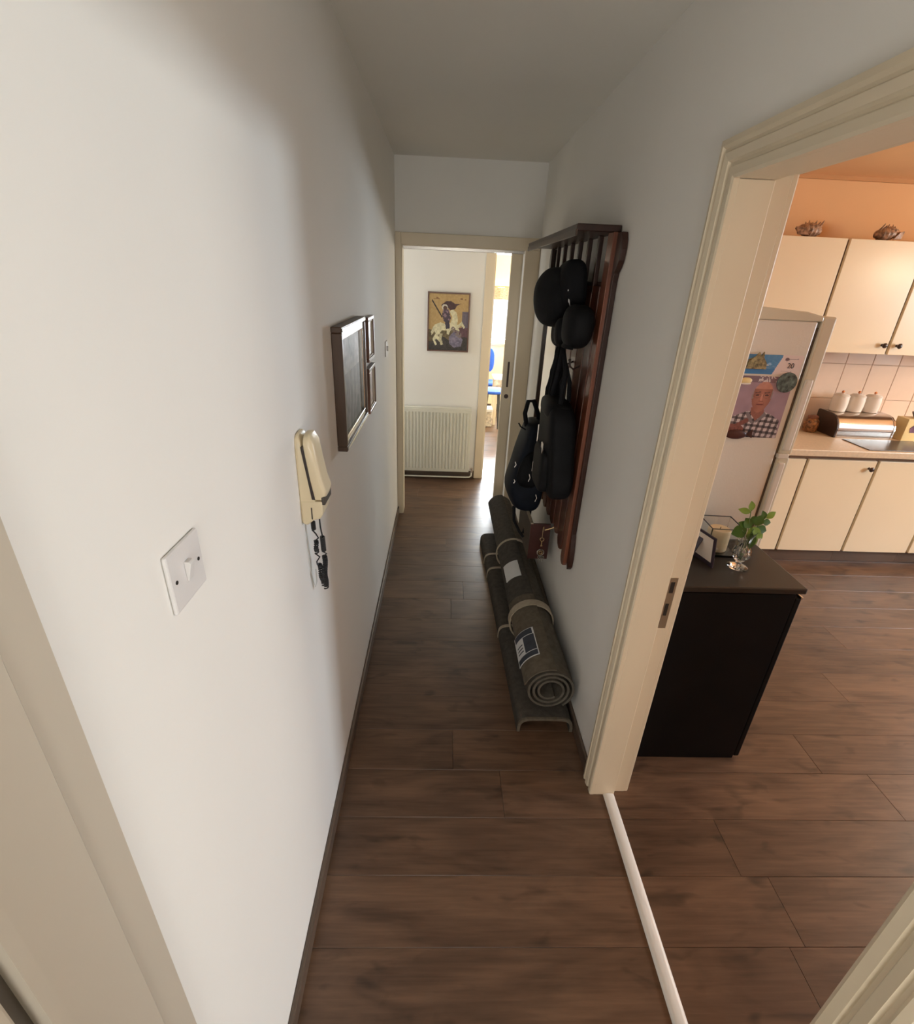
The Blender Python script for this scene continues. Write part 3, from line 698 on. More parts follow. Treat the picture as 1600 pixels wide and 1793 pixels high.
# bottom flattened rug
def flat_rug():
    t = thing('rolled_rug', 'dark grey flattened rug lying under the large rolled rug', 'rug', (.47, 1.555, 0))
    b = MB(); rings = []; n = 10
    for i in range(n+1):
        f = i/n; y = (3.27-1.555)*f; L = -.105-.055*f; Rr = .137; hh = .078
        outer = []; inner_ = []
        for k in range(25):
            a = math.pi*k/24; c = -math.copysign(abs(math.cos(a))**.38, math.cos(a)); s = abs(math.sin(a))**.5
            cx = (L+Rr)/2; hw = (Rr-L)/2
            outer.append((cx+hw*c, y, hh*s)); inner_.append((cx+(hw-.012)*c, y, (hh-.012)*s))
        rings.append(outer+inner_[::-1])
    b.rings(rings); b.obj('folded_sheet', M['rugC'], t, smooth=True, angle=45)
    b = MB()
    for i in range(2):
        pass
    r0 = rings[0]
    b2 = [(x, -.004, z+.001) for x, _, z in r0]; b3 = [(x, .006, z+.002) for x, _, z in r0]
    MB().rings([b2, b3]).obj('bound_edge', M['rugE'], t)
    for yy, L in ((.62, -.127), (1.22, -.144), (1.40, -.15)):
        out = []; inn = []
        for k in range(25):
            a = math.pi*k/24; c = -math.copysign(abs(math.cos(a))**.38, math.cos(a)); s = abs(math.sin(a))**.5
            cx = (L+.137)/2; hw = (.137-L)/2
            out.append((cx+(hw+.003)*c, 0, .081*s)); inn.append((cx+(hw+.0005)*c, 0, .0785*s))
        lo = out+inn[::-1]
        MB().rings([[(x, yy, z) for x, _, z in lo], [(x, yy+.02, z) for x, _, z in lo]]).obj('strap', M['strap'], t)
    return t
flat_rug()
# slim rug between the big roll and the wall
sr = spiral_roll('rolled_rug', 'slim brown rolled rug squeezed between the large roll and the wall', 2.12, 2.95, .594, .165, .165, .027, .027, 2.2, M['rugB'], .4, .005)

# ================================================================== COAT RACK (wall mounted)
cr = thing('coat_rack', 'tall mahogany slatted coat rack with top shelf and mirror on the right wall', 'coat rack', (XR, 2.5, .5))
def rbx(x0, x1, y0, y1, z0, z1): return MB().box(x0-XR, x1-XR, y0-2.5, y1-2.5, z0-.5, z1-.5)
rbx(.462, XR-.001, 2.03, 3.19, 1.952, 1.976).obj('shelf', M['mahogd'], cr, .004)
rbx(.458, .466, 2.03, 3.19, 1.935, 1.958).obj('shelf_lip', M['frame'], cr, .002)
# near end board with rounded ears top and bottom
def end_board(y_in, sgn):
    P = [(0, 1.95), (-.052, 1.95), (-.066, 1.925), (-.070, 1.895), (-.064, 1.86), (-.046, 1.835), (-.028, 1.82), (-.021, 1.79), (-.018, .75), (-.026, .72), (-.036, .68), (-.040, .63), (-.034, .585), (-.018, .565), (0, .60), (.012, .60), (.012, 1.95)]
    return MB().prism([(XR-.022-XR, y_in+sgn*a-2.5, z-.5) for a, z in P], (.021, 0, 0)).obj('end_board', M['mahogd'], cr, .003)
end_board(2.005, 1)
end_board(3.19, -1)
def slat(y, z0, z1, w=.042, m=M['mahog'], x0=.588, x1=.606):
    h = w/2; P = [(-h, z0+h*.8), (-h*.7, z0+h*.25), (0, z0), (h*.7, z0+h*.25), (h, z0+h*.8), (h, z1), (-h, z1)]
    return MB().prism([(x0-XR, y+a-2.5, z-.5) for a, z in P], (x1-x0, 0, 0)).obj('slat', m, cr, .003)
for k in range(8):
    y = 2.035+.158*k
    if k == 0: slat(y, .565, 1.952, .066, M['mahogl'])
    else: slat(y, 1.745, 1.952, .024, M['mahogd'])
for k, (y, z0) in enumerate(((2.128, .60), (2.235, .63), (2.342, .63), (2.449, .63), (2.556, .63), (2.663, .63))):
    slat(y, z0, 1.775, .094, M['mahog'] if k % 2 == 0 else M['mahogm'])
for z in (1.76, 1.44, 1.05, .68):
    rbx(.606, .620, 1.99, 3.19 if z == 1.76 else 2.74, z-.03, z+.03).obj('rail', M['mahogd'], cr, .002)
rbx(.608, .6215, 2.0, 2.74, 1.50, 1.74).obj('back_panel', M['mahog'], cr)
rbx(.608, .6215, 2.0, 2.74, .70, 1.41).obj('back_panel', M['mahog'], cr)
# mirror
for a in ((2.72, 3.165, 1.735, 1.762), (2.72, 3.165, .70, .727), (2.72, 2.75, .727, 1.735), (3.14, 3.165, .727, 1.735)):
    rbx(.588, .610, *a).obj('mirror_frame', M['mahogd'], cr, .003)
rbx(.600, .606, 2.748, 3.142, .725, 1.737).obj('mirror', M['mirror'], cr, label='tall mirror reflecting the hallway')
# small box shelf at the bottom
bxs = rbx(.49, .598, 2.36, 2.37, .40, .615).obj('letter_box', M['sole'], cr, .002)
MB().box(.49-XR, .50-XR, -.13, .24, -.10, .115).obj('box_front', M['olive'], bxs, .002)
MB().box(.50-XR, .598-XR, -.13, .24, -.10, -.09).obj('box_floor', M['sole'], bxs)
MB().box(.488-XR, .502-XR, -.142, .245, .113, .121).obj('box_rim', M['strap'], bxs, .001)
# hooks
for y, z in ((2.30, 1.80), (2.42, 1.80), (2.20, 1.46), (2.33, 1.46)):
    b = MB().tube([(.590-XR, y-2.5, z-.5), (.560-XR, y-2.5, z-.515), (.545-XR, y-2.5, z-.505), (.540-XR, y-2.5, z-.48)], .0045, 7)
    b.ell((.540-XR, y-2.5, z-.478), .007, .007, .007, 8, 6); b.obj('hook', M['knob'], cr, smooth=True)
b = MB().tube([(.590-XR, 2.27-2.5, .64-.5), (.545-XR, 2.27-2.5, .625-.5), (.535-XR, 2.27-2.5, .645-.5)], .004, 7); b.obj('hook', M['brass'], cr, smooth=True)

def blob(name, m, par, c, r, seed=0, ex=.8, wr=.06, n=28, m_=18, shear=(0,0)):
    b = MB(); b.ell((0,0,0), r[0], r[1], r[2], n, m_, ex)
    for v in b.bm.verts:
        p = v.co; d = 1+wr*(math.sin(p.x*38+seed)+math.sin(p.y*33+seed*2)+math.sin(p.z*29+seed*3+p.x*20))*.5
        t = p.z/r[2]
        v.co = Vector((p.x*d+shear[0]*t, p.y*d+shear[1]*t, p.z*(1+.3*(d-1))))+Vector(c)
    return b.obj(name, m, par, smooth=True, sub=1)
# cap: dome, peak, back strap
cp = thing('cap', 'large black cap hanging highest on the coat rack', 'hat', (.50, 2.40, 1.725))
blob('crown', M['cloth'], cp, (-.010, .01, -.005), (.094, .17, .122), 1, .72, .08)
blob('fold', M['cloth'], cp, (.028, -.075, .04), (.054, .145, .11), 5, .7, .12)
b = MB(); rings = []
for i in range(13):
    a = math.radians(-80+160*i/12); r0, r1 = .10, .155
    rings.append([(math.cos(a)*r*.55-.012, -.03-math.sin(a)*r*.9-.03, z-.075-.02*math.cos(a)) for r, z in ((r0*.7, .012), (r1*.72, -.016), (r1*.72, -.021), (r0*.7, .006))])
b.rings(rings); b.obj('peak', M['cloth'], cp, smooth=True)
blob('strap', M['cloth'], cp, (.03, .0, -.15), (.035, .10, .06), 7, .7, .12)
MB().tube([(.000, -.185, .065), (-.002, -.198, .03), (.006, -.196, -.01), (.018, -.185, -.035)], [.005, .006, .005, .003], 8).obj('trim_piping', M['plastic'], cp, smooth=True, label='pale curved piping')
c2 = thing('cap', 'smaller black cap hanging below and nearer than the large one', 'hat', (.530, 2.09, 1.625))
blob('crown', M['nylon'], c2, (-.004, .0, .0), (.056, .105, .082), 4, .75, .08)
b = MB(); rings = []
for i in range(11):
    a = math.radians(-75+150*i/10)
    rings.append([(-.02-math.cos(a)*r*.35, math.sin(a)*r*.8, z-.055) for r, z in ((.05, .012), (.10, -.02), (.10, -.025), (.05, .006))])
b.rings(rings); b.obj('peak', M['nylon'], c2, smooth=True)
blob('loop', M['nylon'], c2, (-.045, .10, -.03), (.03, .045, .055), 2, .9, .08)
# umbrella / jacket strip hanging between
um = thing('umbrella', 'folded black umbrella hanging from the coat rack below the caps', 'umbrella', (.535, 2.385, 1.27))
b = MB(); rings = []
for i in range(21):
    z = .25-.56*i/20; r = .016+.032*math.sin(min(1, i/17)*math.pi*.62)+.002*math.sin(i*2)
    rings.append([((r*(1+.14*math.cos(6*2*math.pi*k/24+i*.2)))*math.cos(2*math.pi*k/24), r*(1+.14*math.cos(6*2*math.pi*k/24+i*.2))*math.sin(2*math.pi*k/24), z) for k in range(24)])
b.rings(rings); b.obj('canopy', M['cloth'], um, smooth=True)
MB().tube([(0, 0, .24), (0, 0, .30), (.003, 0, .325), (.016, 0, .34), (.026, 0, .325)], .006, 8).obj('handle', M['knob'], um, smooth=True)
MB().tube([(0, 0, -.31), (0, 0, -.345)], .004, 8).obj('tip', M['metal'], um, smooth=True)

# near backpack (hangs from nearest hooks)
def bag(name, label, loc, w, d, h, m, seed, par_shear=(0, 0)):
    t = thing(name, label, 'bag', loc)
    blob('body', m, t, (0, 0, 0), (d/2, w/2, h/2), seed, .45, .035, 32, 20, par_shear)
    return t
b1 = bag('backpack', 'black backpack hanging on the nearest hooks of the coat rack', (.520, 2.16, 1.105), .31, .125, .42, M['nylon'], 3, (-.012, .03))
blob('front_pocket', M['nylon'], b1, (-.055, -.01, -.09), (.032, .11, .10), 6, .45, .04)
blob('top_flap', M['nylon'], b1, (-.018, .03, .175), (.058, .13, .04), 8, .6, .05)
MB().tube([(.01, .03, .20), (.0, .05, .28), (.02, .06, .345), (.035, .05, .28), (.04, .04, .20)], .010, 8).obj('carry_loop', M['cloth'], b1, smooth=True)
MB().tube([(-.02, -.06, .20), (-.005, -.02, .34), (-.01, .06, .42), (-.012, .10, .30), (-.03, .09, .20)], .011, 8).obj('shoulder_strap', M['cloth'], b1, smooth=True)
bk = MB().box(-.080, -.074, -.085, -.050, .012, .040).obj('buckle', M['metal'], b1, .004, label='small silver buckle')
MB().tube([(-.078, -.055, .036), (-.080, -.092, -.002), (-.079, -.102, .022)], .0025, 6).obj('buckle_pin', M['metal'], bk)
MB().tube([(-.072, .085, .08), (-.072, .082, -.0)], .0035, 6).obj('zip_pull', M['metal'], b1, smooth=True)
MB().tube([(-.085, .055, -.09), (-.085, .058, -.14)], .0025, 6).obj('zip_pull', M['metal'], b1, smooth=True)

# far backpack/tote: leans out from the rack, wide base, handle at top, straps below
b2 = thing('backpack', 'slouching dark navy backpack with trailing straps on the far hooks', 'bag', (.498, 2.62, .88))
sil = [(.0, .235), (-.045, .225), (-.060, .17), (-.085, .07), (-.11, -.03), (-.143, -.145), (-.11, -.195), (-.085, -.268), (-.01, -.285), (.07, -.275), (.082, -.12), (.085, .05), (.078, .18), (.05, .23)]
b = MB(); rings = []
for j, (yy, sc) in enumerate(((-.13, .62), (-.115, .86), (-.07, .98), (0, 1.02), (.07, .98), (.115, .86), (.13, .62))):
    rings.append([(x*sc+(.006*math.sin(k*2.3+j)), yy+.004*math.sin(k*3.1), -.02+(z+.02)*(.5+.5*sc)) for k, (x, z) in enumerate(sil)])
b.rings(rings); b.obj('body', M['navy'], b2, smooth=True, sub=2)
b = MB(); rings = []
for j, (yy, sc) in enumerate(((-.152, .7), (-.14, 1), (-.11, 1.04))):
    rings.append([(x*sc, yy, z*sc-.01) for x, z in [(-.05,.10),(-.085,.02),(-.10,-.08),(-.05,-.11),(.05,-.11),(.06,.08),(.03,.12)]])
b.rings(rings); b.obj('front_pocket', M['nylon'], b2, smooth=True, sub=1)
MB().tube([(-.045, -.02, .20), (-.062, -.03, .27), (-.050, -.03, .335), (-.02, -.02, .335), (.015, 0, .26), (.03, .01, .20)], .012, 8).obj('carry_loop', M['cloth'], b2, smooth=True)
for y in (-.03, .05):
    MB().tube([(-.075, y-.02, -.26), (-.07, y-.04, -.34), (-.035, y-.07, -.40), (-.015, y-.09, -.42)] if y < 0 else [(.035, y-.04, -.26), (.028, y-.06, -.33), (.0, y-.11, -.39), (-.015, y-.13, -.415)], [.010, .008, .008, .007], 8).obj('strap', M['cloth'], b2, smooth=True)
for (x, y, z, l) in ((-.098, -.09, .02, .03), (-.10, -.12, -.07, .02), (-.03, -.165, -.02, .04), (.02, -.155, -.14, .04), (-.09, -.1, -.03, .02)):
    MB().tube([(x, y, z), (x+.006, y-.004, z-l*.5), (x-.002, y-.004, z-l)], .003, 6).obj('zip_pull', M['metal'], b2, smooth=True)
MB().tube([(-.055, -.06, .19), (-.082, -.06, .205), (-.095, -.06, .225)], .004, 6).obj('strap_end', M['cloth'], b2, smooth=True)

# keys
ky = thing('key_ring', 'small gold key and silver ring of keys hanging low on the coat rack', 'keys', (.533, 2.255, .60))
MB().tube([(.002, .006, .045), (.0, .003, .02), (0, 0, -.01)], .0012, 5).obj('chain', M['brass'], ky)
MB().tube([(.010*math.cos(a*math.pi/6), 0, -.022+.010*math.sin(a*math.pi/6)) for a in range(12)], .0022, 6, True).tube([(0, 0, -.032), (0, 0, -.062)], .003, 6).box(-.004, .006, -.001, .001, -.062, -.056).obj('key', M['brass'], ky)
MB().tube([(.017*math.cos(a*math.pi/9), -.002, -.098+.017*math.sin(a*math.pi/9)) for a in range(18)], .003, 6, True).obj('ring', M['metal'], ky)
MB().tube([(.009*math.cos(a*math.pi/6), -.003, -.098+.009*math.sin(a*math.pi/6)) for a in range(12)], .003, 6, True).obj('ring', M['brass'], ky)
for i, dx in enumerate((-.006, .006, .014)):
    MB().box(dx-.003, dx+.003, -.004-.002*i, -.002-.002*i, -.165+.01*i, -.118).box(dx-.006, dx+.006, -.004-.002*i, -.002-.002*i, -.130, -.116).obj('key', M['metal'], ky)

# ================================================================== KITCHEN
def knob(par, x, y, z):
    b = MB(); n = 12
    b.rings([[(x+r*math.cos(2*math.pi*k/n), y-d, z+r*math.sin(2*math.pi*k/n)) for k in range(n)] for r, d in ((.009, 0), (.006, .006), (.006, .014), (.015, .020), (.017, .026), (.012, .032), (.003, .034))])
    return b.obj('knob', M['knob'], par, smooth=True, angle=60)
BY = 3.08      # base cabinet front
def base_cab(x0, x1, label, kx):
    t = thing('base_cabinet', label, 'cabinet', ((x0+x1)/2, 3.37, 0), 'cream base cabinets under the worktop')
    c = (x0+x1)/2
    MB().box(x0-c+.001, x1-c-.001, BY+.022-3.37, 3.66-3.37, .10, .820).obj('body', M['cabedge'], t)
    d = MB().box(x0-c+.010, x1-c-.010, BY-3.37, BY+.02-3.37, .108, .793).obj('door', M['cab'], t, .002)
    MB().box(x0-c+.001, x1-c-.001, BY+.06-3.37, BY+.08-3.37, .0, .10).obj('plinth', M['plinth'], t)
    if kx is not None: knob(d, kx-c, BY-3.37, .742)
base_cab(1.95, 2.4275, 'leftmost base cabinet, mostly hidden behind the refrigerator', None)
base_cab(2.4275, 2.9125, 'base cabinet with one dark knob, below the bread bin', 2.862)
base_cab(2.9125, 3.40, 'base cabinet right of the one below the bread bin', 3.36)
base_cab(3.40, 3.885, 'base cabinet at the right edge of the photo', 3.45)
wt = tag(MB().box(1.95, 3.89, 3.055, 3.672, .8205, .866).obj('worktop', M['worktop'], bev=.006), 'continuous beige worktop above the base cabinets', 'worktop')
UY = 3.36
def wall_cab(x0, x1, label, kx):
    t = thing('wall_cabinet', label, 'cabinet', ((x0+x1)/2, 3.5, 1.44), 'cream wall cabinets above the tiles')
    c = (x0+x1)/2
    MB().box(x0-c+.001, x1-c-.001, UY+.022-3.5, 3.667-3.5, .004, .650).obj('body', M['cabedge'], t)
    d = MB().box(x0-c+.010, x1-c-.010, UY-3.5, UY+.02-3.5, 0, .654).obj('door', M['cab'], t, .002)
    if kx is not None: knob(d, kx-c, UY-3.5, .058)
wall_cab(1.93, 2.42, 'leftmost wall cabinet above the refrigerator', None)
wall_cab(2.42, 2.915, 'wall cabinet with a knob at its lower right corner', 2.865)
wall_cab(2.915, 3.41, 'wall cabinet with a knob at its lower left corner', 2.965)
wall_cab(3.41, 3.90, 'wall cabinet outside the right edge of the frame', 3.86)

# fridge
FY0, FY1 = 1.82, 2.40
fr = thing('refrigerator', 'tall white refrigerator with photo and calendar stuck on its side', 'refrigerator', (1.05, 2.11, 0))
def qbx(x0, x1, y0, y1, z0, z1): return MB().box(x0-1.05, x1-1.05, y0-2.11, y1-2.11, z0, z1)
qbx(.78, 1.298, FY0, FY1, .03, 1.695).obj('body', M['fridge'], fr, .006)
b = MB(); b.prism([(-.27, FY0-2.11-.002, 1.695), (.262, FY0-2.11-.002, 1.695), (.262, FY0-2.11-.002, 1.712), (.20, FY0-2.11-.002, 1.725), (0, FY0-2.11-.002, 1.738), (-.27, FY0-2.11-.002, 1.742)], (0, .584, 0)); b.obj('top_cap', M['fridgedoor'], fr, .004, label='slightly domed cream top cover')
qbx(1.298, 1.312, FY0+.01, FY1-.01, .05, 1.675).obj('gasket', M['gasket'], fr)
up = qbx(1.312, 1.362, FY0, FY1, 1.212, 1.712).obj('door', M['fridgedoor'], fr, .008, seg=3, label='upper freezer door')
lo = qbx(1.312, 1.362, FY0, FY1, .08, 1.20).obj('door', M['fridgedoor'], fr, .008, seg=3, label='lower door')
qbx(1.316, 1.345, FY0-.010, FY0+.004, 1.23, 1.50).obj('handle', M['fridge'], up, .006)
qbx(1.316, 1.345, FY0-.010, FY0+.004, .80, 1.18).obj('handle', M['fridge'], lo, .006)
qbx(1.308, 1.35, FY0-.006, FY0+.05, 1.197, 1.215).obj('hinge', M['fridge'], fr, .003)
for x in (.82, 1.26):
    for y in (FY0+.05, FY1-.05): MB().lathe([(.018, 0), (.018, .03)], (x-1.05, y-2.11, 0), 10).obj('foot', M['greyleg'], fr)

# calendar and photo on fridge side (flat prints)
def calendar(s, t):
    x, y = s, 1-t; n = vn(s*40, t*18, 2)
    edge = .70-.10*max(0, y-.1)
    if x > edge:
        c = (222, 205, 200)
        if math.hypot((x-.775)*2.7, y-.20) < .085: c = (110, 90, 95)
        if seg(x*2.7, y, (.81*2.7, .2), (.93*2.7, .18)) < .02: c = (175, 160, 160)
        if seg(x*2.7, y, (.73*2.7, .80), (.88*2.7, .82)) < .02 and n > .3: c = (190, 172, 172)
        return c
    c = (72+20*n, 130+18*n, 178+12*n)
    if y > .72: c = (60, 122, 176)
    if .55 < y < .72 and n > .6: c = (110, 150, 190)
    if inpoly(x, y, [(.20,.60),(.22,.28),(.30,.12),(.38,.02),(.44,.02),(.42,.22),(.46,.40),(.46,.60)]): c = (95+70*n, 90+55*n, 55+40*n)
    if seg(x, y, (.36,.60), (.52,.52)) < .03: c = (205, 205, 200)
    if math.hypot((x-.54)*2, y-.48) < .06: c = (150, 190, 225)
    return c
cal = thing('calendar', 'blue and white leaflet printed 20 on the refrigerator side', 'calendar', (1.12, FY0-.0015, 1.512))
panel('sheet', (-.09, -.0006, 0), (.255, 0, 0), (0, 0, .068), 110, 34, calendar, M['print'], cal, .0006)
def text(s, size, loc, rot, m, par, name='printed_text', ext=.0003):
    cu = bpy.data.curves.new('t', 'FONT'); cu.body = s; cu.size = size; cu.extrude = ext
    o = bpy.data.objects.new('t', cu); S.collection.objects.link(o)
    bpy.context.view_layer.update()
    me = bpy.data.meshes.new_from_object(o.evaluated_get(bpy.context.evaluated_depsgraph_get()))
    bpy.data.objects.remove(o); me.materials.clear(); me.materials.append(m)
    r = bpy.data.objects.new(name, me); link(r, par); r.location = loc; r.rotation_euler = rot
    return r
text('20', .026, (.113, -.0014, .024), (math.pi/2, 0, 0), M['ink'], cal)
def portrait(s, t):
    x, y = s, 1-t; n = vn(s*30, t*34, 1); n3 = vn(s*10, t*10, 5)
    c = (150+14*n3, 126+12*n3, 138+12*n3)
    if y < .10: c = (125, 105, 118)
    # shirt
    sh = [(.0,.74),(.08,.66),(.22,.60),(.36,.56),(.62,.56),(.80,.62),(.96,.70),(1,1),(0,1)]
    if inpoly(x, y, sh):
        u = (x*1.0+y*.12)*9; v = (y*1.15-x*.1)*9.5
        a = (u % 1 < .45)+(v % 1 < .45); c = ((196, 186, 188), (104, 94, 96), (52, 46, 52))[int(a)]
    if inpoly(x, y, [(.38,.50),(.62,.50),(.64,.60),(.52,.72),(.40,.60)]): c = (150-15*n, 96-10*n, 84-10*n)
    if inpoly(x, y, [(.35,.57),(.44,.66),(.50,.78),(.42,.74),(.32,.62)]) or inpoly(x, y, [(.65,.57),(.58,.66),(.52,.76),(.60,.72),(.70,.62)]): c = (120, 112, 116)
    hx, hy = (x-.52)/.185, (y-.33)/.25
    if y > .33: hx *= 1+.30*(y-.33)/.25
    if hx*hx+hy*hy < 1:
        c = (178-26*abs(hx)-18*n3, 118-20*abs(hx)-14*n3, 100-18*abs(hx)-12*n3)
        if y < .20: c = (196-10*n, 140-10*n, 124-10*n)
        if (abs(hx) > .86 and y < .36): c = (140, 128, 126)
        for ex in (.43, .60):
            if seg(x, y, (ex-.045, .262), (ex+.04, .252)) < .010: c = (104, 70, 62)
            if math.hypot((x-ex)/.034, (y-.298)/.014) < 1: c = (84, 52, 48)
            r = math.hypot((x-ex)/.062, (y-.305)/.040)
            if .88 < r < 1.06: c = (128, 84, 74)
        if seg(x, y, (.515, .30), (.522, .385)) < .016: c = (196, 136, 118)
        if seg(x, y, (.49, .395), (.555, .395)) < .008: c = (128, 76, 66)
        if seg(x, y, (.465, .452), (.575, .448)) < .008: c = (116, 58, 54)
        if seg(x, y, (.46, .42), (.45, .47)) < .007 or seg(x, y, (.58, .42), (.60, .47)) < .007: c = (146, 92, 80)
    # hand raised at lower left
    if math.hypot((x-.16)/.19, (y-.88)/.105) < 1: c = (140-25*n, 84-15*n, 74-14*n)
    if seg(x, y, (.22, .80), (.36, .72)) < .04: c = (132-20*n, 80-14*n, 70-12*n)
    for k in range(4):
        if seg(x, y, (.04+.07*k, .84), (.05+.07*k, .94)) < .006: c = (96, 54, 48)
    if y < .085 and (.38 < x < .70) and vn(x*60, y*40, 8) > .62: c = (210, 200, 200)
    return c
phs = thing('photo_print', 'colour photo of a bald man in a checked shirt on the refrigerator side', 'photograph', (1.18, FY0-.0015, 1.277))
panel('print', (-.112, -.0006, 0), (.207, 0, 0), (0, 0, .228), 90, 100, portrait, M['print'], phs, .0006)
def magp(s, t):
    n = vn(s*9, t*9, 3); return (60+90*n, 88+70*n, 84+60*n) if vn(s*6, t*6, 6) < .6 else (150, 150, 130)
mg = thing('round_magnet', 'round dark green picture magnet at the photo corner', 'magnet', (1.25, FY0-.0025, 1.486))
b = MB(); b.rings([[(.036*math.cos(a*math.pi/16), y, .036*math.sin(a*math.pi/16)) for a in range(32)] for y in (0, -.004)]); b.obj('disc', mat('magnet_green', (.085, .12, .11), .35, noise=(70, .9, U)), mg)
mg2 = thing('food_magnet', 'small loaf-shaped magnet above the photo', 'magnet', (1.078, FY0-.0025, 1.488))
MB().ell((.018, -.006, 0), .022, .005, .012, 14, 8).obj('loaf', M['yellow'], mg2, smooth=True)
MB().ell((.018, -.008, -.010), .020, .003, .004, 12, 6).obj('plate', M['ceramic'], mg2, smooth=True)
mg3 = thing('fish_magnet', 'brownish sculpted magnet at the lower left of the photo', 'magnet', (1.115, FY0-.0025, 1.288))
MB().ell((0, -.006, 0), .042, .006, .018, 18, 10).prism([(.036,-.004,0),(.058,-.004,.022),(.062,-.004,-.012)], (0, -.005, 0)).obj('figure', M['sole'], mg3, smooth=True)
mg4 = thing('village_magnet', 'small sculpted hill village magnet on the blue leaflet', 'magnet', (1.120, FY0-.0035, 1.53))
MB().prism([(-.04,0,0),(-.03,0,.028),(-.012,0,.044),(-.002,0,.058),(.006,0,.046),(.014,0,.060),(.018,0,.040),(.032,0,.022),(.036,0,0)], (0, -.006, 0)).obj('relief', mat('magnet_village', (.24, .20, .10), .5, noise=(90, .8, U)), mg4, .001)

# black cabinet
bc = thing('black_cabinet', 'waist-high matt black cabinet standing beside the kitchen door', 'cabinet', (1.02, 1.61, 0))
def cbx(x0, x1, y0, y1, z0, z1): return MB().box(x0-1.02, x1-1.02, y0-1.61, y1-1.61, z0, z1)
cbx(.77, 1.262, 1.432, 1.79, .0, .822).obj('body', M['black'], bc, .002)
cbx(.765, 1.290, 1.426, 1.796, .829, .852).obj('top', M['blacktop'], bc, .004)
cbx(.775, 1.25, 1.436, 1.786, .820, .830).obj('neck', M['black'], bc)
cbx(1.264, 1.286, 1.432, 1.79, .012, .806).obj('door', M['black'], bc, .004)
cbx(1.284, 1.292, 1.434, 1.50, .80, .812).obj('door_edge', M['metal'], bc, .002)

# vase with leaves
vs = thing('vase', 'clear cut-glass footed vase standing on the black cabinet', 'vase', (1.112, 1.568, .8525))
prof = [(.034, 0), (.036, .003), (.028, .008), (.011, .015), (.010, .022), (.018, .032), (.027, .044), (.031, .058), (.029, .072), (.021, .088), (.020, .105), (.024, .130), (.031, .150)]
n = 32; b = MB(); rings = []
for r, z in prof:
    k_ = .085 if .025 < z < .12 else 0
    rings.append([(r*(1+k_*(1 if (k+int(z*150)) % 4 < 2 else -1))*math.cos(2*math.pi*k/n), r*(1+k_*(1 if (k+int(z*150)) % 4 < 2 else -1))*math.sin(2*math.pi*k/n), z) for k in range(n)])
for r, z in [(.0285, .149), (.0205, .130), (.0165, .105), (.0175, .088), (.024, .072), (.026, .058), (.022, .044), (.010, .036)]:
    rings.append([(r*math.cos(2*math.pi*k/n), r*math.sin(2*math.pi*k/n), z) for k in range(n)])
b.rings(rings); b.obj('glass_body', M['glass'], vs, smooth=True, angle=14)
pl = thing('leafy_sprig', 'sprigs of green leaves in the cut-glass vase', 'plant', (1.112, 1.568, .889))
def leaf(mb, base, direction, L, Wd, up=(0, -.6, 1)):
    d = Vector(direction).normalized(); u = Vector(up); s = d.cross(u).normalized(); nrm = s.cross(d).normalized()
    base = Vector(base); pts = []
    for i in range(7):
        t = i/6; w = Wd*math.sin(math.pi*min(1, t*1.02+.02))**.8; c = base+d*L*t+nrm*(-.12*L*t*t)
        pts.append((c-s*w+nrm*.12*w, c, c+s*w+nrm*.12*w))
    V = [[mb.bm.verts.new(p) for p in r] for r in pts]
    for i in range(6):
        for j in range(2): mb.bm.faces.new((V[i][j], V[i][j+1], V[i+1][j+1], V[i+1][j]))
stems = [[(0,0,0),(.004,-.002,.08),(-.012,-.008,.14),(-.022,-.01,.20)], [(.004,.002,0),(.008,0,.08),(.026,.0,.13),(.050,.002,.172)], [(-.004,0,0),(-.004,-.004,.08),(-.03,-.01,.12)], [(0,.003,0),(.002,-.006,.09),(.006,-.016,.13)], [(.003,-.003,0),(.010,-.004,.09),(.03,-.01,.10)]]
for q in stems: MB().tube(q, .0014, 5).obj('stem', M['stem'], pl, smooth=True)
LV = [((-.020,-.01,.196),(-.2,0,1),.032,.010,1),((-.020,-.01,.190),(-1,0,.25),.040,.009,1),((-.012,-.008,.16),(.6,0,.5),.02,.006,0),
      ((.048,.002,.165),(.8,0,.6),.034,.010,1),((.046,.002,.160),(-.4,0,.9),.030,.009,0),((.04,.002,.15),(1,0,-.1),.030,.010,0),
      ((-.014,-.008,.125),(-1,0,-.5),.046,.020,0),((-.012,-.008,.135),(-.9,0,.35),.034,.010,0),((0,-.006,.13),(.2,-.2,-1),.05,.014,1),
      ((.004,-.01,.135),(.6,-.1,-.7),.052,.012,1),((.010,-.01,.14),(.3,0,.8),.036,.016,0),((-.004,-.01,.13),(-.4,0,.6),.038,.016,0),
      ((.02,-.006,.13),(1,0,-.3),.04,.013,0),((.03,0,.12),(.7,0,-.8),.045,.008,1),((.012,-.01,.115),(0,-.2,-1),.06,.013,0),((.03,0,.10),(.35,0,-1),.042,.006,1)]
for (bs, dr, L_, w_, kd_) in LV:
    b = MB(); leaf(b, bs, dr, L_*1.18, w_*1.25, (0, -1, .3)); b.obj('leaf', M['leaf2'] if kd_ else M['leaf'], pl, smooth=True)

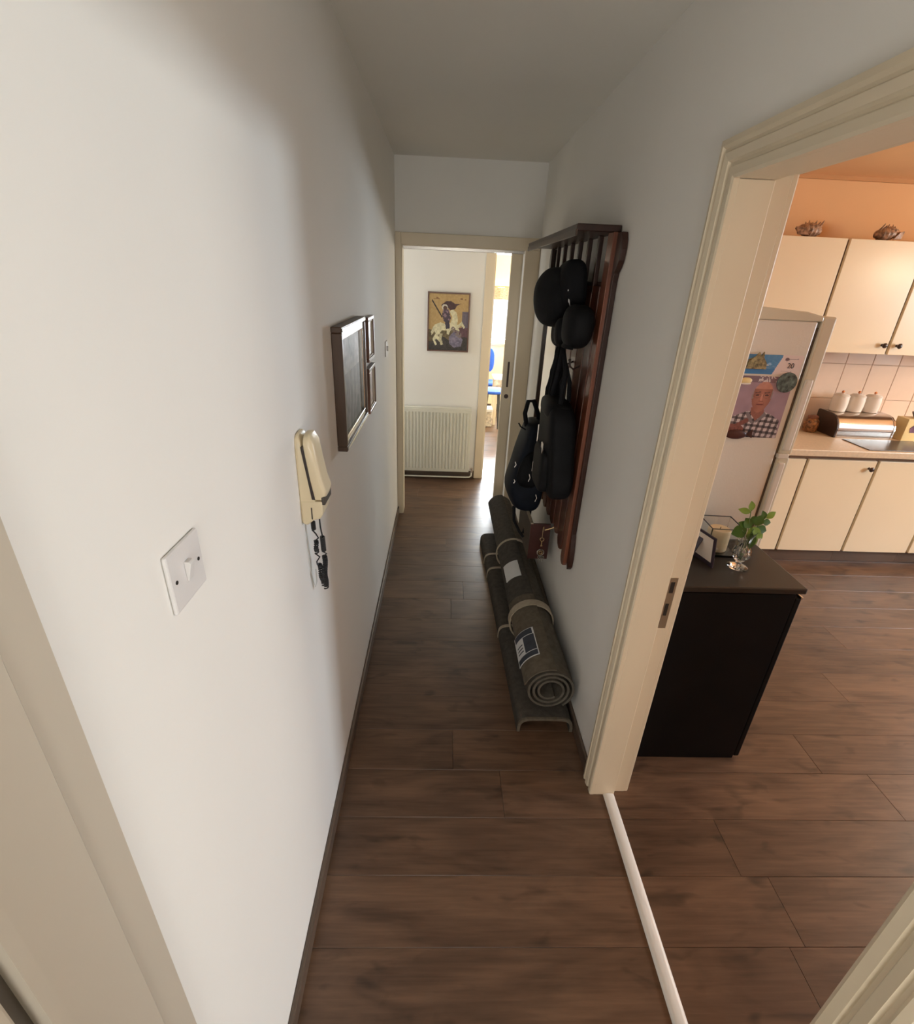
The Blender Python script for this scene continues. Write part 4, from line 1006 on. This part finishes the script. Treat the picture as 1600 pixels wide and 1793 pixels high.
# glass candle box with candle
cb_ = thing('glass_candle_holder', 'square clear glass holder around the cream candle', 'candle holder', (1.088, 1.695, .8525), rz=-.06)
w = .062; H_ = .118
b = MB()
for a in ((-w, w, -w, -w+.004), (-w, w, w-.004, w), (-w, -w+.004, -w+.004, w-.004), (w-.004, w, -w+.004, w-.004)): b.box(a[0], a[1], a[2], a[3], .008, H_)
b.box(-w, w, -w, w, 0, .008); b.obj('glass_walls', M['glass'], cb_)
for a in ((-w, w, -w, -w+.003), (-w, w, w-.003, w), (-w, -w+.003, -w, w), (w-.003, w, -w, w)): MB().box(a[0], a[1], a[2], a[3], H_+.0005, H_+.0025).obj('rim', M['greyleg'], cb_)
cn = thing('pillar_candle', 'thick cream pillar candle inside the glass holder', 'candle', (1.088, 1.695, .861))
MB().lathe([(.038, 0), (.040, .003), (.040, .080), (.036, .086), (.020, .083), (.002, .081)], n=28).obj('wax', M['candle'], cn, smooth=True)
MB().tube([(0, 0, .08), (.001, 0, .092)], .0012, 5).obj('wick', M['slab'], cn)
# small standing photo frame behind the jamb
pf = thing('standing_picture', 'dark plum standing photo frame half hidden by the door jamb', 'picture frame', (1.000, 1.62, .8525), rz=.25)
b = MB(); b.prism([(-.010, -.07, 0), (-.004, -.07, 0), (-.024, -.07, .125), (-.030, -.07, .125)], (0, .14, 0)); b.obj('frame', M['choc'], pf, .001)
b = MB(); b.prism([(-.0115, -.06, .01), (-.0105, -.06, .01), (-.0285, -.06, .115), (-.0295, -.06, .115)], (0, .12, 0)); b.obj('picture_sheet', M['mount'], pf)
b = MB(); b.prism([(-.024, -.01, .10), (-.021, -.01, .10), (-.062, -.01, 0), (-.066, -.01, 0)], (0, .02, 0)); b.obj('back_leg', M['choc'], pf)
bpy.context.view_layer.update()

# bread bin
bb = thing('bread_bin', 'roll-top stainless steel bread bin with dark ends on the worktop', 'bread bin', (2.985, 3.50, .866))
P = [(-.125, .0), (-.125, .03), (-.128, .06), (-.120, .095), (-.10, .125), (-.07, .146), (-.03, .155), (.09, .155), (.10, .15), (.10, 0)]
MB().prism([(-.19, y, z) for y, z in P], (.40, 0, 0)).obj('body', M['steel'], bb, .004, True, None, 30, 3)
MB().prism([(-.205, y*1.02, z*1.01) for y, z in P], (.015, 0, 0)).obj('end_panel', M['binend'], bb, .003)
MB().prism([(.21, y*1.02, z*1.01) for y, z in P], (.015, 0, 0)).obj('end_panel', M['steel'], bb, .003)
MB().box(-.19, .21, -.1275, -.1235, .048, .052).obj('lid_seam', M['binend'], bb)
# canisters on top
for i, (x, lb) in enumerate(((2.865, 'leftmost of three white ceramic canisters behind the bread bin lid'), (2.985, 'middle of three white ceramic canisters behind the bread bin lid'), (3.105, 'rightmost of three white ceramic canisters behind the bread bin lid'))):
    c = thing('canister', lb, 'canister', (x, 3.535, 1.0222), 'white canisters on the bread bin')
    MB().lathe([(.045, 0), (.050, .004), (.053, .045), (.052, .085), (.049, .104)], n=28).obj('pot', M['ceramic'], c, smooth=True)
    l = MB().lathe([(.051, .1045), (.051, .112), (.040, .122), (.015, .127), (.006, .128)], n=28).obj('lid', M['ceramic'], c, smooth=True)
    MB().lathe([(.004, .1275), (.008, .133), (.010, .139), (.007, .145), (.002, .147)], n=14).obj('lid_knob', M['copper'], l, smooth=True)
# glass board
tag(MB().prism([(2.815, 3.082, .8662), (3.33, 3.082, .8662), (3.33, 3.335, .8662), (2.815, 3.335, .8662)], (0, 0, .005)).obj('chopping_board', M['board'], bev=.001), 'smoked dark glass board lying on the worktop before the bread bin', 'board')
# amber jar left of bread bin
jr = thing('jar', 'mottled amber jar between the refrigerator and the bread bin', 'jar', (2.70, 3.52, .866))
MB().lathe([(.035, 0), (.045, .01), (.050, .05), (.045, .085), (.030, .10)], n=24).obj('body', M['jar'], jr, smooth=True)
MB().lathe([(.034, .1), (.034, .115), (.02, .122), (.004, .124)], n=24).obj('lid', M['basket'], jr, smooth=True)
# yellow box with dark item on top
yb = thing('food_box', 'pale yellow carton with purple picture at the right end of the worktop', 'box', (3.33, 3.40, .866))
MB().box(-.075, .10, -.05, .05, 0, .155).obj('carton', M['yellow'], yb, .002)
MB().prism([(-.035,-.051,.06),(.08,-.051,.06),(.08,-.051,.115),(-.02,-.051,.115),(-.045,-.051,.09)], (0, -.001, 0)).obj('printed_window', M['purple'], yb)
text('Tea', .022, (.0, -.052, .024), (math.pi/2, 0, 0), M['basket'], yb) if False else None
bw = thing('bowl', 'dark brown bowl of fruit on top of the pale yellow carton', 'bowl', (3.37, 3.40, 1.0225))
MB().lathe([(.02, 0), (.035, .003), (.048, .025), (.052, .035), (.047, .035), (.030, .010), (.004, .008)], n=24).obj('bowl_body', M['binend'], bw, smooth=True)
for i, (x, y, z) in enumerate(((-.018, -.008, .040), (.020, -.006, .040), (0, .018, .040), (.002, -.002, .066))):
    fz = tag(MB().ell((3.37+x, 3.40+y, 1.0225+z), .020, .020, .019, 14, 10).obj('dried_fruit', M['basket'], smooth=True), ('brown fruit at the left of the bowl', 'brown fruit at the right of the bowl', 'brown fruit at the back of the bowl', 'topmost brown fruit in the bowl')[i], 'fruit', 'fruit in the bowl')
# shells on the wall cabinets
def shell(x, label, fl):
    t = thing('sea_shell', label, 'shell', (x, 3.44, 2.0945))
    b = MB(); rings = []
    for i in range(15):
        f = i/14; r = .040*math.sin(math.pi*min(1, f*1.05))**.7*(1-.35*f)+.003+.004*(i % 2)
        rings.append([((f-.5)*.165*fl, r*1.1*math.cos(2*math.pi*k/16), .040+r*math.sin(2*math.pi*k/16)+.012*f) for k in range(16)])
    b.rings(rings); b.obj('whorl', M['shell'], t, smooth=True)
    for k in range(6):
        a = math.radians(30+24*k); xx = (.03-.018*k)*fl
        MB().tube([(xx, -.01, .062), (xx+.004, -.012+.02*math.cos(a), .088+.008*(k % 2))], [.010, .002], 6).obj('spine', M['shell'], t, smooth=True)
    MB().prism([(.01*fl, -.045, .012), (.075*fl, -.03, .018), (.09*fl, -.02, .062), (.05*fl, -.04, .055)], (0, .012, 0)).obj('lip', M['shell'], t, .004)
    # rests on the cabinet
    for o in t.children: o.location.z = -.005
shell(2.20, 'mottled conch shell on the leftmost wall cabinet', -1)
shell(2.70, 'mottled conch shell on the second wall cabinet', 1)

# made-up kitchen pendant bulb (out of frame, added to light the cabinets warmly)
kl = thing('added_pendant_lamp', 'added bare bulb hanging from the kitchen ceiling, out of frame on the right', 'lamp', (3.95, 1.9, 2.0))
MB().ell((0, 0, 0), .035, .035, .042, 20, 12).obj('bulb', M['bulb'], kl, smooth=True)
MB().tube([(0, 0, .035), (0, 0, .10)], .018, 12).obj('lamp_holder', M['plastic'], kl)
MB().tube([(0, 0, .10), (0, 0, .455)], .004, 6).obj('flex', M['cord'], kl)
MB().lathe([(.045, .44), (.045, .46)], n=16).obj('ceiling_rose', M['plastic'], kl)
lamp_light('added_pendant_light', (3.95, 1.9, 2.0), 44, (1.0, .80, .55), .06)  # added warm fill at the made-up bulb
